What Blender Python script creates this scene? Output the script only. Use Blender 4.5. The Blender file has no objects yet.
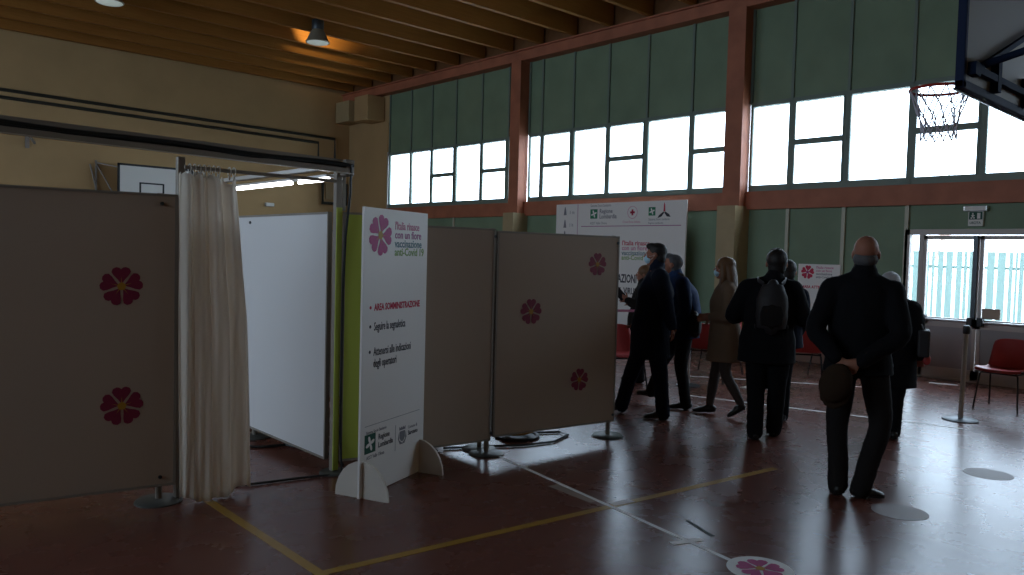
import bpy, bmesh, math, random
from mathutils import Vector, Matrix, noise
random.seed(7)
C = bpy.context.scene.collection
SC = bpy.context.scene
V = Vector
PI = math.pi

# ---------------------------------------------------------------- camera
YAW, PITCH, ROLL, FPX, EYE = math.radians(42.7), math.radians(2.4), math.radians(1.5), 784.0, 1.6
fw = V((math.sin(YAW)*math.cos(PITCH), math.cos(YAW)*math.cos(PITCH), -math.sin(PITCH)))
r0 = V((math.cos(YAW), -math.sin(YAW), 0)); u0 = r0.cross(fw)
cr = r0*math.cos(ROLL)+u0*math.sin(ROLL); cu = -r0*math.sin(ROLL)+u0*math.cos(ROLL)
cam = bpy.data.objects.new('camera', bpy.data.cameras.new('camera')); C.objects.link(cam)
cam.matrix_world = Matrix(((cr.x, cu.x, -fw.x, 0), (cr.y, cu.y, -fw.y, 0), (cr.z, cu.z, -fw.z, EYE), (0, 0, 0, 1)))
cam.data.sensor_width = 36; cam.data.lens = FPX/1024*36; cam.data.clip_end = 300
SC.camera = cam

# ---------------------------------------------------------------- exposure, sky, portals
SC.view_settings.view_transform = 'Standard'; SC.view_settings.look = 'None'
SC.view_settings.gamma = 1; SC.view_settings.use_curve_mapping = False
SC.view_settings.exposure = 0.12
SC.cycles.max_bounces = 10; SC.cycles.diffuse_bounces = 6; SC.cycles.glossy_bounces = 4
SC.cycles.transparent_max_bounces = 12; SC.cycles.use_denoising = True
SC.cycles.sample_clamp_indirect = 6; SC.cycles.caustics_reflective = False; SC.cycles.caustics_refractive = False
W = bpy.data.worlds.new('overcast_sky'); SC.world = W; W.use_nodes = True
bg = W.node_tree.nodes['Background']; bg.inputs[0].default_value = (0.69, 0.82, 1.0, 1); bg.inputs[1].default_value = 9

def portal(y0, y1, z0, z1, x=12.30, s=1):
    d = bpy.data.lights.new('window_portal', 'AREA'); d.shape = 'RECTANGLE'; d.size = abs(z1-z0); d.size_y = abs(y1-y0)
    d.cycles.is_portal = True
    o = bpy.data.objects.new('window_portal', d); C.objects.link(o)
    o.location = (x, (y0+y1)/2, (z0+z1)/2); o.rotation_euler = (0, s*PI/2, 0)
for a in ((13.3, 18.1, 2.87, 4.24), (7.5, 12.6, 2.87, 4.24), (2.05, 7.17, 2.87, 4.24), (-3.4, 1.7, 2.87, 4.24), (2.5, 4.55, 0.8, 2.05)):
    portal(*a)
for a in ((2.4, 7.4, 3.0, 4.9), (8.0, 13.0, 3.0, 4.9), (13.6, 18.6, 3.0, 4.9)):
    portal(*a, x=-7.35, s=-1)

# ---------------------------------------------------------------- materials
def mat(name, col, rough=0.6, metal=0.0, spec=0.4, noise_amt=0.0, nscale=6.0, emit=None, estr=0, bump=0.0, col2=None):
    m = bpy.data.materials.new(name); m.use_nodes = True
    nt = m.node_tree; b = nt.nodes['Principled BSDF']
    b.inputs['Base Color'].default_value = (*col, 1); b.inputs['Roughness'].default_value = rough
    b.inputs['Metallic'].default_value = metal; b.inputs['Specular IOR Level'].default_value = spec
    if noise_amt or col2 or bump:
        tc = nt.nodes.new('ShaderNodeTexCoord'); n = nt.nodes.new('ShaderNodeTexNoise')
        n.inputs['Scale'].default_value = nscale; n.inputs['Detail'].default_value = 6
        nt.links.new(tc.outputs['Object'], n.inputs['Vector'])
        if noise_amt or col2:
            cr_ = nt.nodes.new('ShaderNodeValToRGB')
            cr_.color_ramp.elements[0].position = 0.3; cr_.color_ramp.elements[1].position = 0.7
            c2 = col2 if col2 else tuple(c*(1-noise_amt) for c in col)
            cr_.color_ramp.elements[0].color = (*c2, 1); cr_.color_ramp.elements[1].color = (*col, 1)
            nt.links.new(n.outputs['Fac'], cr_.inputs['Fac']); nt.links.new(cr_.outputs['Color'], b.inputs['Base Color'])
        if bump:
            bp = nt.nodes.new('ShaderNodeBump'); bp.inputs['Strength'].default_value = bump; bp.inputs['Distance'].default_value = 0.01
            nt.links.new(n.outputs['Fac'], bp.inputs['Height']); nt.links.new(bp.outputs['Normal'], b.inputs['Normal'])
    if emit:
        b.inputs['Emission Color'].default_value = (*emit, 1); b.inputs['Emission Strength'].default_value = estr
    return m

M = {}
M['green_wall'] = mat('green_painted_panel', (0.21, 0.295, 0.19), 0.6, noise_amt=0.18, nscale=1.5)
M['green_frame'] = mat('green_grey_frame', (0.17, 0.22, 0.185), 0.5)
M['pale_strip'] = mat('pale_cover_strip', (0.50, 0.50, 0.40), 0.5)
M['beige_wall'] = mat('beige_plaster', (0.49, 0.325, 0.155), 0.85, noise_amt=0.12, nscale=1.2)
M['beige_wall2'] = mat('ochre_pillar_paint', (0.44, 0.34, 0.19), 0.6, noise_amt=0.1)
M['red_steel'] = mat('red_brown_steel', (0.44, 0.155, 0.085), 0.6, noise_amt=0.25, nscale=3)
M['deck'] = mat('ceiling_deck', (0.20, 0.085, 0.028), 0.7, noise_amt=0.2, nscale=3)
M['skirt'] = mat('skirting', (0.28, 0.17, 0.13), 0.6)
M['panel'] = mat('partition_board', (0.40, 0.315, 0.25), 0.75, noise_amt=0.03, nscale=2)
M['panel_w'] = mat('partition_board_white', (0.72, 0.72, 0.73), 0.6)
M['alu'] = mat('brushed_aluminium', (0.55, 0.55, 0.55), 0.35, 0.85)
M['alu_dull'] = mat('dull_aluminium', (0.26, 0.23, 0.20), 0.55, 0.15)
M['steel_dark'] = mat('dark_steel', (0.06, 0.07, 0.08), 0.4, 0.6)
M['base_grey'] = mat('grey_steel_base', (0.09, 0.095, 0.09), 0.45, 0.3)
M['lime'] = mat('lime_film', (0.42, 0.50, 0.07), 0.5)
M['sign'] = mat('white_foamboard', (0.84, 0.82, 0.80), 0.6)
M['foam_edge'] = mat('foam_edge', (0.66, 0.62, 0.56), 0.7)
M['magenta'] = mat('magenta_print', (0.42, 0.035, 0.19), 0.6)
M['crimson'] = mat('crimson_print', (0.20, 0.012, 0.045), 0.6)
M['gold'] = mat('yellow_print', (0.42, 0.22, 0.02), 0.6)
M['pink_txt'] = mat('pink_print', (0.62, 0.22, 0.36), 0.6)
M['violet_txt'] = mat('violet_print', (0.40, 0.12, 0.28), 0.6)
M['teal_txt'] = mat('teal_print', (0.10, 0.22, 0.26), 0.6)
M['green_txt'] = mat('green_print', (0.22, 0.38, 0.10), 0.6)
M['red_txt'] = mat('red_print', (0.55, 0.02, 0.07), 0.6)
M['dark_txt'] = mat('dark_print', (0.035, 0.035, 0.05), 0.6)
M['grey_txt'] = mat('grey_print', (0.22, 0.22, 0.25), 0.6)
M['logo_green'] = mat('logo_green', (0.012, 0.085, 0.055), 0.6)
M['logo_green2'] = mat('logo_green_bright', (0.02, 0.20, 0.10), 0.6)
M['curtain'] = mat('white_curtain_cloth', (0.90, 0.85, 0.78), 0.9)
M['cable'] = mat('black_cable', (0.012, 0.014, 0.014), 0.5)
M['orange_cable'] = mat('orange_cable', (0.55, 0.25, 0.04), 0.5)
M['chair_red'] = mat('red_plastic_shell', (0.45, 0.055, 0.055), 0.45)
M['black_metal'] = mat('black_metal', (0.015, 0.015, 0.018), 0.4, 0.2)
M['pipe'] = mat('dark_pipe', (0.035, 0.035, 0.028), 0.5, 0.2)
M['white_paint'] = mat('white_painted_board', (0.75, 0.74, 0.70), 0.5)
M['hoop_blue'] = mat('dark_blue_steel', (0.010, 0.020, 0.05), 0.85, spec=0.1)
M['pad_blue'] = mat('blue_grey_padding', (0.014, 0.022, 0.055), 0.8, spec=0.15)
M['board_back'] = mat('backboard_rear', (0.13, 0.115, 0.10), 0.7)
M['rim_red'] = mat('rim_red', (0.35, 0.03, 0.02), 0.4)
M['net'] = mat('net_cord', (0.55, 0.52, 0.58), 0.8)
M['lamp_alu'] = mat('lamp_reflector', (0.30, 0.27, 0.20), 0.5, 0.3)
M['lamp_glass'] = mat('lamp_glass', (0.7, 0.75, 0.72), 0.2, emit=(0.75, 0.9, 0.85), estr=0.22)
M['tube'] = mat('fluorescent_tube', (0.9, 0.9, 0.9), 0.4, emit=(0.93, 0.97, 1.0), estr=14.0)
M['tape_white'] = mat('white_floor_tape', (0.85, 0.85, 0.85), 0.5)
M['tape_dull'] = mat('dull_floor_print', (0.17, 0.12, 0.12), 0.5)
M['tape_yellow'] = mat('yellow_floor_paint', (0.36, 0.20, 0.025), 0.4)
M['tape_brown'] = mat('scuffed_floor_patch', (0.30, 0.23, 0.19), 0.5)
M['paper'] = mat('beige_paper', (0.50, 0.40, 0.32), 0.8)
M['door_panel'] = mat('grey_door_panel', (0.36, 0.35, 0.36), 0.5)
M['door_frame'] = mat('pale_grey_door_frame', (0.52, 0.48, 0.45), 0.45, 0.0)
M['concrete'] = mat('pale_concrete', (0.62, 0.62, 0.60), 0.8, noise_amt=0.1)
M['fence'] = mat('pale_green_fence', (0.20, 0.27, 0.26), 0.6)
M['leaf'] = mat('leaf', (0.40, 0.42, 0.22), 0.7)
M['bark'] = mat('bark', (0.45, 0.30, 0.24), 0.8)
M['skin'] = mat('skin', (0.31, 0.135, 0.09), 0.6, spec=0.25)
M['hair_dark'] = mat('dark_hair', (0.012, 0.009, 0.008), 0.6, bump=0.4, nscale=80)
M['hair_grey'] = mat('grey_hair', (0.09, 0.09, 0.095), 0.7, spec=0.2, bump=0.4, nscale=80)
M['hair_white'] = mat('white_hair', (0.42, 0.42, 0.44), 0.6, bump=0.4, nscale=80)
M['hair_brown'] = mat('brown_hair', (0.13, 0.065, 0.03), 0.5, bump=0.4, nscale=80)
M['cloth_black'] = mat('black_cloth', (0.006, 0.006, 0.008), 0.9, spec=0.15, bump=0.2, nscale=30)
M['cloth_navy'] = mat('navy_cloth', (0.008, 0.011, 0.024), 0.9, spec=0.15, bump=0.2, nscale=30)
M['cloth_blue'] = mat('blue_cloth', (0.014, 0.034, 0.10), 0.8, spec=0.2, bump=0.2, nscale=30)
M['cloth_char'] = mat('charcoal_cloth', (0.016, 0.014, 0.014), 0.9, spec=0.15, bump=0.2, nscale=30)
M['cloth_tan'] = mat('tan_wool', (0.19, 0.125, 0.08), 0.9, bump=0.2, nscale=40)
M['cloth_brown'] = mat('brown_cloth', (0.035, 0.022, 0.014), 0.9, spec=0.1, bump=0.2, nscale=40)
M['tights'] = mat('grey_brown_tights', (0.055, 0.042, 0.036), 0.7)
M['shoe'] = mat('black_shoe', (0.012, 0.011, 0.011), 0.4)
M['mask'] = mat('light_blue_mask', (0.40, 0.62, 0.75), 0.8)
M['eye_white'] = mat('eye_white', (0.7, 0.7, 0.68), 0.3)
M['bag'] = mat('black_bag', (0.02, 0.019, 0.022), 0.6)
M['screen'] = mat('phone_glass', (0.02, 0.02, 0.025), 0.2)

def wood_mat():
    m = mat('varnished_joist', (0.36, 0.155, 0.045), 0.6, spec=0.15); nt = m.node_tree; b = nt.nodes['Principled BSDF']
    tc = nt.nodes.new('ShaderNodeTexCoord'); mp = nt.nodes.new('ShaderNodeMapping'); mp.inputs['Scale'].default_value = (0.6, 8, 14)
    n = nt.nodes.new('ShaderNodeTexNoise'); n.inputs['Scale'].default_value = 3; n.inputs['Detail'].default_value = 5
    r = nt.nodes.new('ShaderNodeValToRGB'); r.color_ramp.elements[0].color = (0.24, 0.098, 0.020, 1); r.color_ramp.elements[1].color = (0.37, 0.165, 0.038, 1)
    nt.links.new(tc.outputs['Object'], mp.inputs['Vector']); nt.links.new(mp.outputs[0], n.inputs['Vector'])
    nt.links.new(n.outputs['Fac'], r.inputs['Fac']); nt.links.new(r.outputs[0], b.inputs['Base Color'])
    return m
M['wood'] = wood_mat()

def floor_mat():
    m = mat('polished_red_resin_floor', (0.3, 0.12, 0.08), 0.3); nt = m.node_tree; b = nt.nodes['Principled BSDF']
    tc = nt.nodes.new('ShaderNodeTexCoord')
    n = nt.nodes.new('ShaderNodeTexNoise'); n.inputs['Scale'].default_value = 1.1; n.inputs['Detail'].default_value = 8; n.inputs['Roughness'].default_value = 0.65
    r = nt.nodes.new('ShaderNodeValToRGB'); r.color_ramp.elements[0].position = 0.3; r.color_ramp.elements[1].position = 0.72
    r.color_ramp.elements[0].color = (0.125, 0.042, 0.030, 1); r.color_ramp.elements[1].color = (0.155, 0.056, 0.040, 1)
    n2 = nt.nodes.new('ShaderNodeTexNoise'); n2.inputs['Scale'].default_value = 3; n2.inputs['Detail'].default_value = 4; n2.inputs['Roughness'].default_value = 0.6
    mr = nt.nodes.new('ShaderNodeMapRange'); mr.inputs['From Min'].default_value = 0.35; mr.inputs['From Max'].default_value = 0.65
    mr.inputs['To Min'].default_value = 0.262; mr.inputs['To Max'].default_value = 0.282
    for q in (n, n2): nt.links.new(tc.outputs['Object'], q.inputs['Vector'])
    nt.links.new(n.outputs['Fac'], r.inputs['Fac']); nt.links.new(r.outputs[0], b.inputs['Base Color'])
    nt.links.new(n2.outputs['Fac'], mr.inputs['Value']); nt.links.new(mr.outputs[0], b.inputs['Roughness'])
    b.inputs['Specular IOR Level'].default_value = 0.40; b.inputs['Specular Tint'].default_value = (0.78, 0.85, 1.0, 1)
    return m
M['floor'] = floor_mat()

def glass_mat():
    m = bpy.data.materials.new('clear_pane'); m.use_nodes = True; nt = m.node_tree
    nt.nodes.remove(nt.nodes['Principled BSDF']); out = nt.nodes['Material Output']
    t = nt.nodes.new('ShaderNodeBsdfTransparent'); t.inputs[0].default_value = (0.93, 0.96, 0.96, 1)
    g = nt.nodes.new('ShaderNodeBsdfGlossy'); g.inputs['Roughness'].default_value = 0.03
    lw = nt.nodes.new('ShaderNodeLayerWeight'); pw = nt.nodes.new('ShaderNodeMath'); pw.operation = 'POWER'; pw.inputs[1].default_value = 5
    f = nt.nodes.new('ShaderNodeMath'); f.operation = 'MULTIPLY_ADD'; f.inputs[1].default_value = 0.6; f.inputs[2].default_value = 0.03
    nt.links.new(lw.outputs['Facing'], pw.inputs[0]); nt.links.new(pw.outputs[0], f.inputs[0])
    mx = nt.nodes.new('ShaderNodeMixShader')
    nt.links.new(f.outputs[0], mx.inputs[0]); nt.links.new(t.outputs[0], mx.inputs[1]); nt.links.new(g.outputs[0], mx.inputs[2])
    nt.links.new(mx.outputs[0], out.inputs[0]); return m
M['glass'] = glass_mat()
_nt = M['curtain'].node_tree; _tr = _nt.nodes.new('ShaderNodeBsdfTranslucent'); _tr.inputs[0].default_value = (.92, .88, .82, 1); _mx = _nt.nodes.new('ShaderNodeMixShader'); _mx.inputs[0].default_value = .5
_nt.links.new(_nt.nodes['Principled BSDF'].outputs[0], _mx.inputs[1]); _nt.links.new(_tr.outputs[0], _mx.inputs[2]); _nt.links.new(_mx.outputs[0], _nt.nodes['Material Output'].inputs[0])

# ---------------------------------------------------------------- mesh helpers
class MB:
    def __init__(s): s.v = []; s.f = []
    def add(s, vs, fs):
        n = len(s.v); s.v += [V(p) for p in vs]; s.f += [tuple(i+n for i in f) for f in fs]; return s
    def box(s, x0, x1, y0, y1, z0, z1):
        return s.obox(V(((x0+x1)/2, (y0+y1)/2, (z0+z1)/2)), V(((x1-x0)/2, 0, 0)), V((0, (y1-y0)/2, 0)), V((0, 0, (z1-z0)/2)))
    def obox(s, c, a, b, d):
        c, a, b, d = V(c), V(a), V(b), V(d)
        vs = [c+a*i+b*j+d*k for i in (-1, 1) for j in (-1, 1) for k in (-1, 1)]
        return s.add(vs, [(0, 1, 3, 2), (4, 6, 7, 5), (0, 4, 5, 1), (2, 3, 7, 6), (0, 2, 6, 4), (1, 5, 7, 3)])
    def bar(s, p, q, w, t, up=(0, 0, 1)):
        p, q = V(p), V(q); d = q-p; up = V(up); sd = d.cross(up); sd = (sd if sd.length > 1e-6 else d.cross(V((1, 0, 0)))).normalized(); u = sd.cross(d).normalized()
        return s.obox((p+q)/2, d/2, sd*w/2, u*t/2)
    def tube(s, pts, rad, seg=10, ref=(0, 0, 1), close=False):
        """rad: number or list of numbers / (side, other) pairs"""
        pts = [V(p) for p in pts]; n = len(pts)
        if not isinstance(rad, (list,)): rad = [rad]*n
        ref = V(ref); vs = []; prev = None
        for i, p in enumerate(pts):
            if close: d = pts[(i+1) % n]-pts[i-1]
            else: d = pts[min(i+1, n-1)]-pts[max(i-1, 0)]
            d = d.normalized() if d.length > 1e-9 else V((0, 0, 1))
            a = ref.cross(d)
            if a.length < 1e-3: a = (V((1, 0, 0)) if prev is None else prev)
            a = a.normalized(); 
            if prev is not None and a.dot(prev) < 0: a = -a
            prev = a; b = d.cross(a).normalized()
            r = rad[i]; ra, rb = r if isinstance(r, tuple) else (r, r)
            for k in range(seg):
                t = 2*PI*k/seg; vs.append(p+a*math.cos(t)*ra+b*math.sin(t)*rb)
        fs = []
        for i in range(n if close else n-1):
            j = (i+1) % n
            for k in range(seg):
                fs.append((i*seg+k, i*seg+(k+1) % seg, j*seg+(k+1) % seg, j*seg+k))
        if not close:
            fs.append(tuple(range(seg))[::-1]); fs.append(tuple((n-1)*seg+k for k in range(seg)))
        return s.add(vs, fs)
    def lathe(s, prof, c=(0, 0, 0), seg=24):
        """prof: list of (r, z), closed at ends"""
        c = V(c); vs = []
        for r, z in prof:
            for k in range(seg): t = 2*PI*k/seg; vs.append(c+V((r*math.cos(t), r*math.sin(t), z)))
        fs = []
        for i in range(len(prof)-1):
            for k in range(seg): fs.append((i*seg+k, i*seg+(k+1) % seg, (i+1)*seg+(k+1) % seg, (i+1)*seg+k))
        fs.append(tuple(range(seg))[::-1]); fs.append(tuple((len(prof)-1)*seg+k for k in range(seg)))
        return s.add(vs, fs)
    def ell(s, c, rx, ry, rz, ax=None, seg=16, rings=10):
        c = V(c); X, Y, Z = ax if ax else (V((1, 0, 0)), V((0, 1, 0)), V((0, 0, 1)))
        vs = [c+Z*rz]
        for i in range(1, rings):
            p = PI*i/rings
            for k in range(seg):
                t = 2*PI*k/seg; vs.append(c+X*rx*math.sin(p)*math.cos(t)+Y*ry*math.sin(p)*math.sin(t)+Z*rz*math.cos(p))
        vs.append(c-Z*rz); fs = [(0, 1+k, 1+(k+1) % seg) for k in range(seg)]
        for i in range(rings-2):
            for k in range(seg):
                a = 1+i*seg; b = a+seg; fs.append((a+k, b+k, b+(k+1) % seg, a+(k+1) % seg))
        L = len(vs)-1; a = 1+(rings-2)*seg
        fs += [(a+k, L, a+(k+1) % seg) for k in range(seg)]
        return s.add(vs, fs)
    def prism(s, pts, d):
        """closed planar polygon pts extruded by vector d"""
        pts = [V(p) for p in pts]; d = V(d); n = len(pts)
        vs = pts+[p+d for p in pts]
        fs = [tuple(range(n)), tuple(range(2*n-1, n-1, -1))]+[(i, i+n, (i+1) % n+n, (i+1) % n) for i in range(n)]
        return s.add(vs, fs)

def rootloc(p):
    o = V((0, 0, 0))
    while p is not None: o += p.location; p = p.parent
    return o
def emit(name, mesh, m, parent=None, smooth=False):
    me = mesh
    me.materials.clear(); me.materials.append(m)
    if smooth:
        for p in me.polygons: p.use_smooth = True
    o = bpy.data.objects.new(name, me); C.objects.link(o); o.parent = parent
    return o
def part(name, mb, m, parent=None, smooth=False, bevel=0, local=False):
    off = V((0, 0, 0)) if local else rootloc(parent)
    me = bpy.data.meshes.new(name); me.from_pydata([v-off for v in mb.v], [], mb.f)
    bm = bmesh.new(); bm.from_mesh(me); bmesh.ops.recalc_face_normals(bm, faces=bm.faces)
    if bevel:
        es = [e for e in bm.edges if len(e.link_faces) == 2 and e.calc_face_angle(0) > 0.6]
        bmesh.ops.bevel(bm, geom=es, offset=bevel, segments=2, profile=0.6, affect='EDGES', clamp_overlap=True)
    bm.to_mesh(me); bm.free()
    o = emit(name, me, m, parent, smooth)
    if smooth: me.set_sharp_from_angle(angle=0.7)
    return o
def thing(name, label, cat, loc=(0, 0, 0), group=None):
    o = bpy.data.objects.new(name, None); C.objects.link(o); o.location = loc; o.empty_display_size = 0.1
    o['label'] = label; o['category'] = cat
    if group: o['group'] = group
    return o
def tag(o, label, cat, group=None):
    o['label'] = label; o['category'] = cat
    if group: o['group'] = group
    return o
def single(name, mb, m, label, cat, loc, group=None, smooth=False, bevel=0):
    """one-mesh thing with its origin at loc"""
    me_off = V(loc); mb.v = [v-me_off for v in mb.v]
    o = part(name, mb, m, None, smooth, bevel); o.location = loc
    return tag(o, label, cat, group)
def struct(name, mb, m, parent=None, smooth=False):
    o = part(name, mb, m, parent, smooth)
    if parent is None: o['kind'] = 'structure'
    return o
def dup(root, loc, rotz, label):
    r = root.copy(); C.objects.link(r); r.location = loc; r.rotation_euler = (0, 0, rotz); r['label'] = label
    for ch in list(root.children):
        c = ch.copy(); C.objects.link(c); c.parent = r
        for g in ch.children:
            d = g.copy(); C.objects.link(d); d.parent = c
    return r

def text(name, s, size, m, parent, org, right, up, xs=1.0, align='LEFT', bold=0.0, spacing=1.0):
    """printed lettering: org = baseline start, on the plane spanned by right and up"""
    cu_ = bpy.data.curves.new('lettering', 'FONT'); cu_.body = s; cu_.size = size; cu_.align_x = align; cu_.offset = bold
    cu_.resolution_u = 2; cu_.space_line = spacing; cu_.extrude = 0.0006
    tmp = bpy.data.objects.new('lettering', cu_); C.objects.link(tmp)
    me = bpy.data.meshes.new_from_object(tmp.evaluated_get(bpy.context.evaluated_depsgraph_get()))
    bpy.data.objects.remove(tmp); bpy.data.curves.remove(cu_)
    right, up, org = V(right).normalized(), V(up).normalized(), V(org); n = right.cross(up); off = rootloc(parent)
    for v in me.vertices:
        c = v.co.copy(); v.co = org+right*c.x*xs+up*c.y+n*(c.z+0.0008)-off
    return emit(name, me, m, parent)

def heart_flower(cx, cy, R, rot=0.0):
    """five heart shaped petals as 2D polygons"""
    polys = []
    for k in range(5):
        a = rot+2*PI*k/5; pts = []
        for (r, t) in ((0.10, 0), (0.40, -0.46), (0.66, -0.56), (0.86, -0.545), (0.98, -0.40), (1.0, -0.22), (0.95, -0.09), (0.86, 0), (0.95, 0.09), (1.0, 0.22), (0.98, 0.40), (0.86, 0.545), (0.66, 0.56), (0.40, 0.46)):
            pts.append((cx+R*r*math.sin(a+t), cy+R*r*math.cos(a+t)))
        polys.append(pts)
    return polys
def flower(parent, c, right, up, R, m1='crimson', m2='gold', rot=0.15):
    right, up, c = V(right).normalized(), V(up).normalized(), V(c); n = right.cross(up)
    mb = MB()
    for poly in heart_flower(0, 0, R, rot): mb.prism([c+right*x+up*y+n*0.0008 for x, y in poly], n*0.001)
    f = part('flower_print', mb, M[m1], parent)
    mb = MB(); mb.prism([c+right*0.2*R*math.cos(t*PI/6)+up*0.2*R*math.sin(t*PI/6)+n*0.0012 for t in range(12)], n*0.0015)
    for k in range(5):
        a = rot+2*PI*k/5+PI/5; d = right*math.sin(a)+up*math.cos(a)
        d = right*math.sin(a-PI/5)+up*math.cos(a-PI/5); q = d.cross(n)
        mb.prism([c+d*R*.15-q*R*.02+n*.0022, c+d*R*.5+n*.0022, c+d*R*.15+q*R*.02+n*.0022], n*0.0006)
    part('flower_centre', mb, M[m2], f)
    return f
def rect2d(mb, c, right, up, x0, x1, y0, y1, t=0.001):
    right, up, c = V(right).normalized(), V(up).normalized(), V(c); n = right.cross(up)
    mb.prism([c+right*x+up*y+n*0.0008 for x, y in ((x0, y0), (x1, y0), (x1, y1), (x0, y1))], n*t); return mb
def rose_logo(parent, c, right, up, s, m='logo_green'):
    """green square with a white four-lobed rose"""
    mb = MB(); rect2d(mb, c, right, up, 0, s, 0, s); p = part('logo_square', mb, M[m], parent)
    right, up, c = V(right).normalized(), V(up).normalized(), V(c); n = right.cross(up); mb = MB(); pts = []
    for k in range(32):
        t = 2*PI*k/32; r = s*0.42*(0.62+0.38*math.cos(4*(t-0.35)))
        pts.append(c+right*(s/2+r*math.cos(t))+up*(s/2+r*math.sin(t))+n*0.0022)
    mb.prism(pts, n*0.0006); part('rose_emblem', mb, M['sign'], p); return p

# ================================================================ ROOM
XW, YB, ZT = 12.03, 20.2, 6.08
mb = MB(); mb.box(-7, XW+0.12, -4.5, YB, -0.1, 0.0); struct('floor', mb, M['floor'])
mb = MB(); mb.box(-7.2, XW+.3, YB, YB+0.3, 0, 6.95); struct('wall_back', mb, M['beige_wall'])
mb = MB(); mb.box(-7.3, -7.0, -4.5, YB, 0, 3.0); mb.box(-7.3, -7.0, -4.5, YB, 4.9, 6.95)
for a, b in ((-4.5, 2.4), (7.4, 8.0), (13.0, 13.6), (18.6, YB)): mb.box(-7.3, -7.0, a, b, 3.0, 4.9)
struct('wall_left', mb, M['beige_wall'])
for i, (a, b) in enumerate(((2.4, 7.4), (8.0, 13.0), (13.6, 18.6))):
    mb = MB(); mb.box(-7.12, -7.06, a, b, 3.0, 3.06); mb.box(-7.12, -7.06, a, b, 4.84, 4.9)
    for k in range(6): y = a+.03+(b-a-.06)*k/5; mb.box(-7.12, -7.06, y-.03, y+.03, 3.0, 4.9)
    w = struct('window_%d' % (40+i), mb, M['green_frame'])
    mb = MB(); mb.box(-7.10, -7.09, a+.03, b-.03, 3.06, 4.84); part('pane', mb, M['glass'], w)
mb = MB(); mb.box(-7.3, XW+.3, -4.8, -4.5, 0, 6.95); struct('wall_rear', mb, M['beige_wall'])
# window wall : lower green panels, upper green panels, masonry pier
YM = {'a': [18.10, 17.10, 16.20, 15.22, 14.24, 13.30, 12.92], 'b': [12.62, 12.22, 11.30, 10.35, 9.38, 8.37, 7.47],
      'c': [7.17, 6.43, 5.50, 4.56, 3.61, 2.66, 2.05], 'd': [1.70, 0.75, -0.2, -1.15, -2.1, -3.05, -4.5]}
mb = MB()
mb.box(XW+.03, XW+.12, 4.55, 18.1, 0, 2.77); mb.box(XW+.03, XW+.12, -4.5, 2.5, 0, 2.77); mb.box(XW+.03, XW+.12, 2.5, 4.55, 2.06, 2.77)
mb.box(XW+.03, XW+.12, -4.5, 18.1, 4.26, 6.95)
wr = struct('wall_right', mb, M['green_wall'])
mb = MB(); mb.box(XW, XW+.07, 18.1, YB, 0, 6.95); mb.box(XW-.02, XW+.07, 18.16, 18.28, 0, 5.1)
p = part('masonry_pier', mb, M['beige_wall'], wr)
mb = MB()
for k in YM:
    for y in YM[k]: mb.box(XW-.005, XW+.035, y-.022, y+.022, 4.26, 5.86)
part('panel_joint', mb, M['green_frame'], wr)
mb = MB()
for y in (17.1, 15.22, 13.3, 11.3, 9.38, 6.43, 5.50, 4.56, 2.2, .75, -1.15): mb.box(XW-.01, XW+.035, y-.028, y+.028, 0.25, 2.47)
part('cover_strip', mb, M['pale_strip'], wr)
mb = MB(); mb.box(XW-.02, XW+.04, 4.6, 18.1, 0, .22); mb.box(XW-.02, XW+.04, -4.5, 2.4, 0, .22); struct('baseboard_right', mb, M['skirt'])
mb = MB(); mb.box(XW-.06, XW+.03, -4.5, 18.1, 2.47, 2.77); struct('trim_1', mb, M['red_steel'])          # lower steel beam
mb = MB(); mb.box(11.80, XW+.03, -4.5, YB, 5.84, ZT-.01); mb.box(11.74, XW+.03, -4.5, YB, ZT-.04, ZT-.01); struct('trim_2', mb, M['red_steel'])    # eaves beam
n = 3
for (y0, y1) in ((7.15, 7.5), (12.62, 12.95), (1.70, 2.05)):
    mb = MB(); mb.box(11.62, XW+.03, y0, y1, 0, 2.52); o = struct('trim_%d' % n, mb, M['beige_wall2'])
    mb = MB(); mb.box(11.77, XW+.03, y0+.04, y1-.04, 2.52, 5.84); mb.box(11.75, 11.77, y0+.01, y1-.01, 2.52, 5.84)
    part('steel_column', mb, M['red_steel'], o); n += 1
# windows
n = 1
split = {'a': (2, 4), 'b': (1, 3, 5), 'c': (1, 3, 5), 'd': (1, 3, 5)}
for k in YM:
    ys = YM[k]
    for i in range(6):
        a, b = ys[i], ys[i+1]
        if a-b < 0.4 and k == 'a': pass
        mb = MB(); f = 0.045
        mb.box(XW, XW+.05, b, b+f, 2.77, 4.26); mb.box(XW, XW+.05, a-f, a, 2.77, 4.26)
        mb.box(XW, XW+.12, b, a, 2.77, 2.88); mb.box(XW, XW+.12, b, a, 4.20, 4.27)
        if i in split[k] and a-b > .7: mb.box(XW-.01, XW+.05, b, a, 3.50, 3.59); mb.box(XW-.01, XW+.02, b+f, b+f+.03, 2.88, 4.2); mb.box(XW-.01, XW+.02, a-f-.03, a-f, 2.88, 4.2)
        w = struct('window_%d' % n, mb, M['green_frame']); n += 1
        mb = MB(); mb.box(XW+.036, XW+.044, b+f-.005, a-f+.005, 2.875, 4.205); part('pane', mb, M['glass'], w)
mb = MB(); mb.box(XW-.04, XW+.10, 2.5, 4.5, 0, .025); struct('trim_7', mb, M['door_frame'])
# white blind strips beside window ends
mb = MB(); mb.box(XW-.03, XW+.05, 18.10, 18.16, 2.77, 4.3); part('pale_edge', mb, M['alu'], wr)
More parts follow.
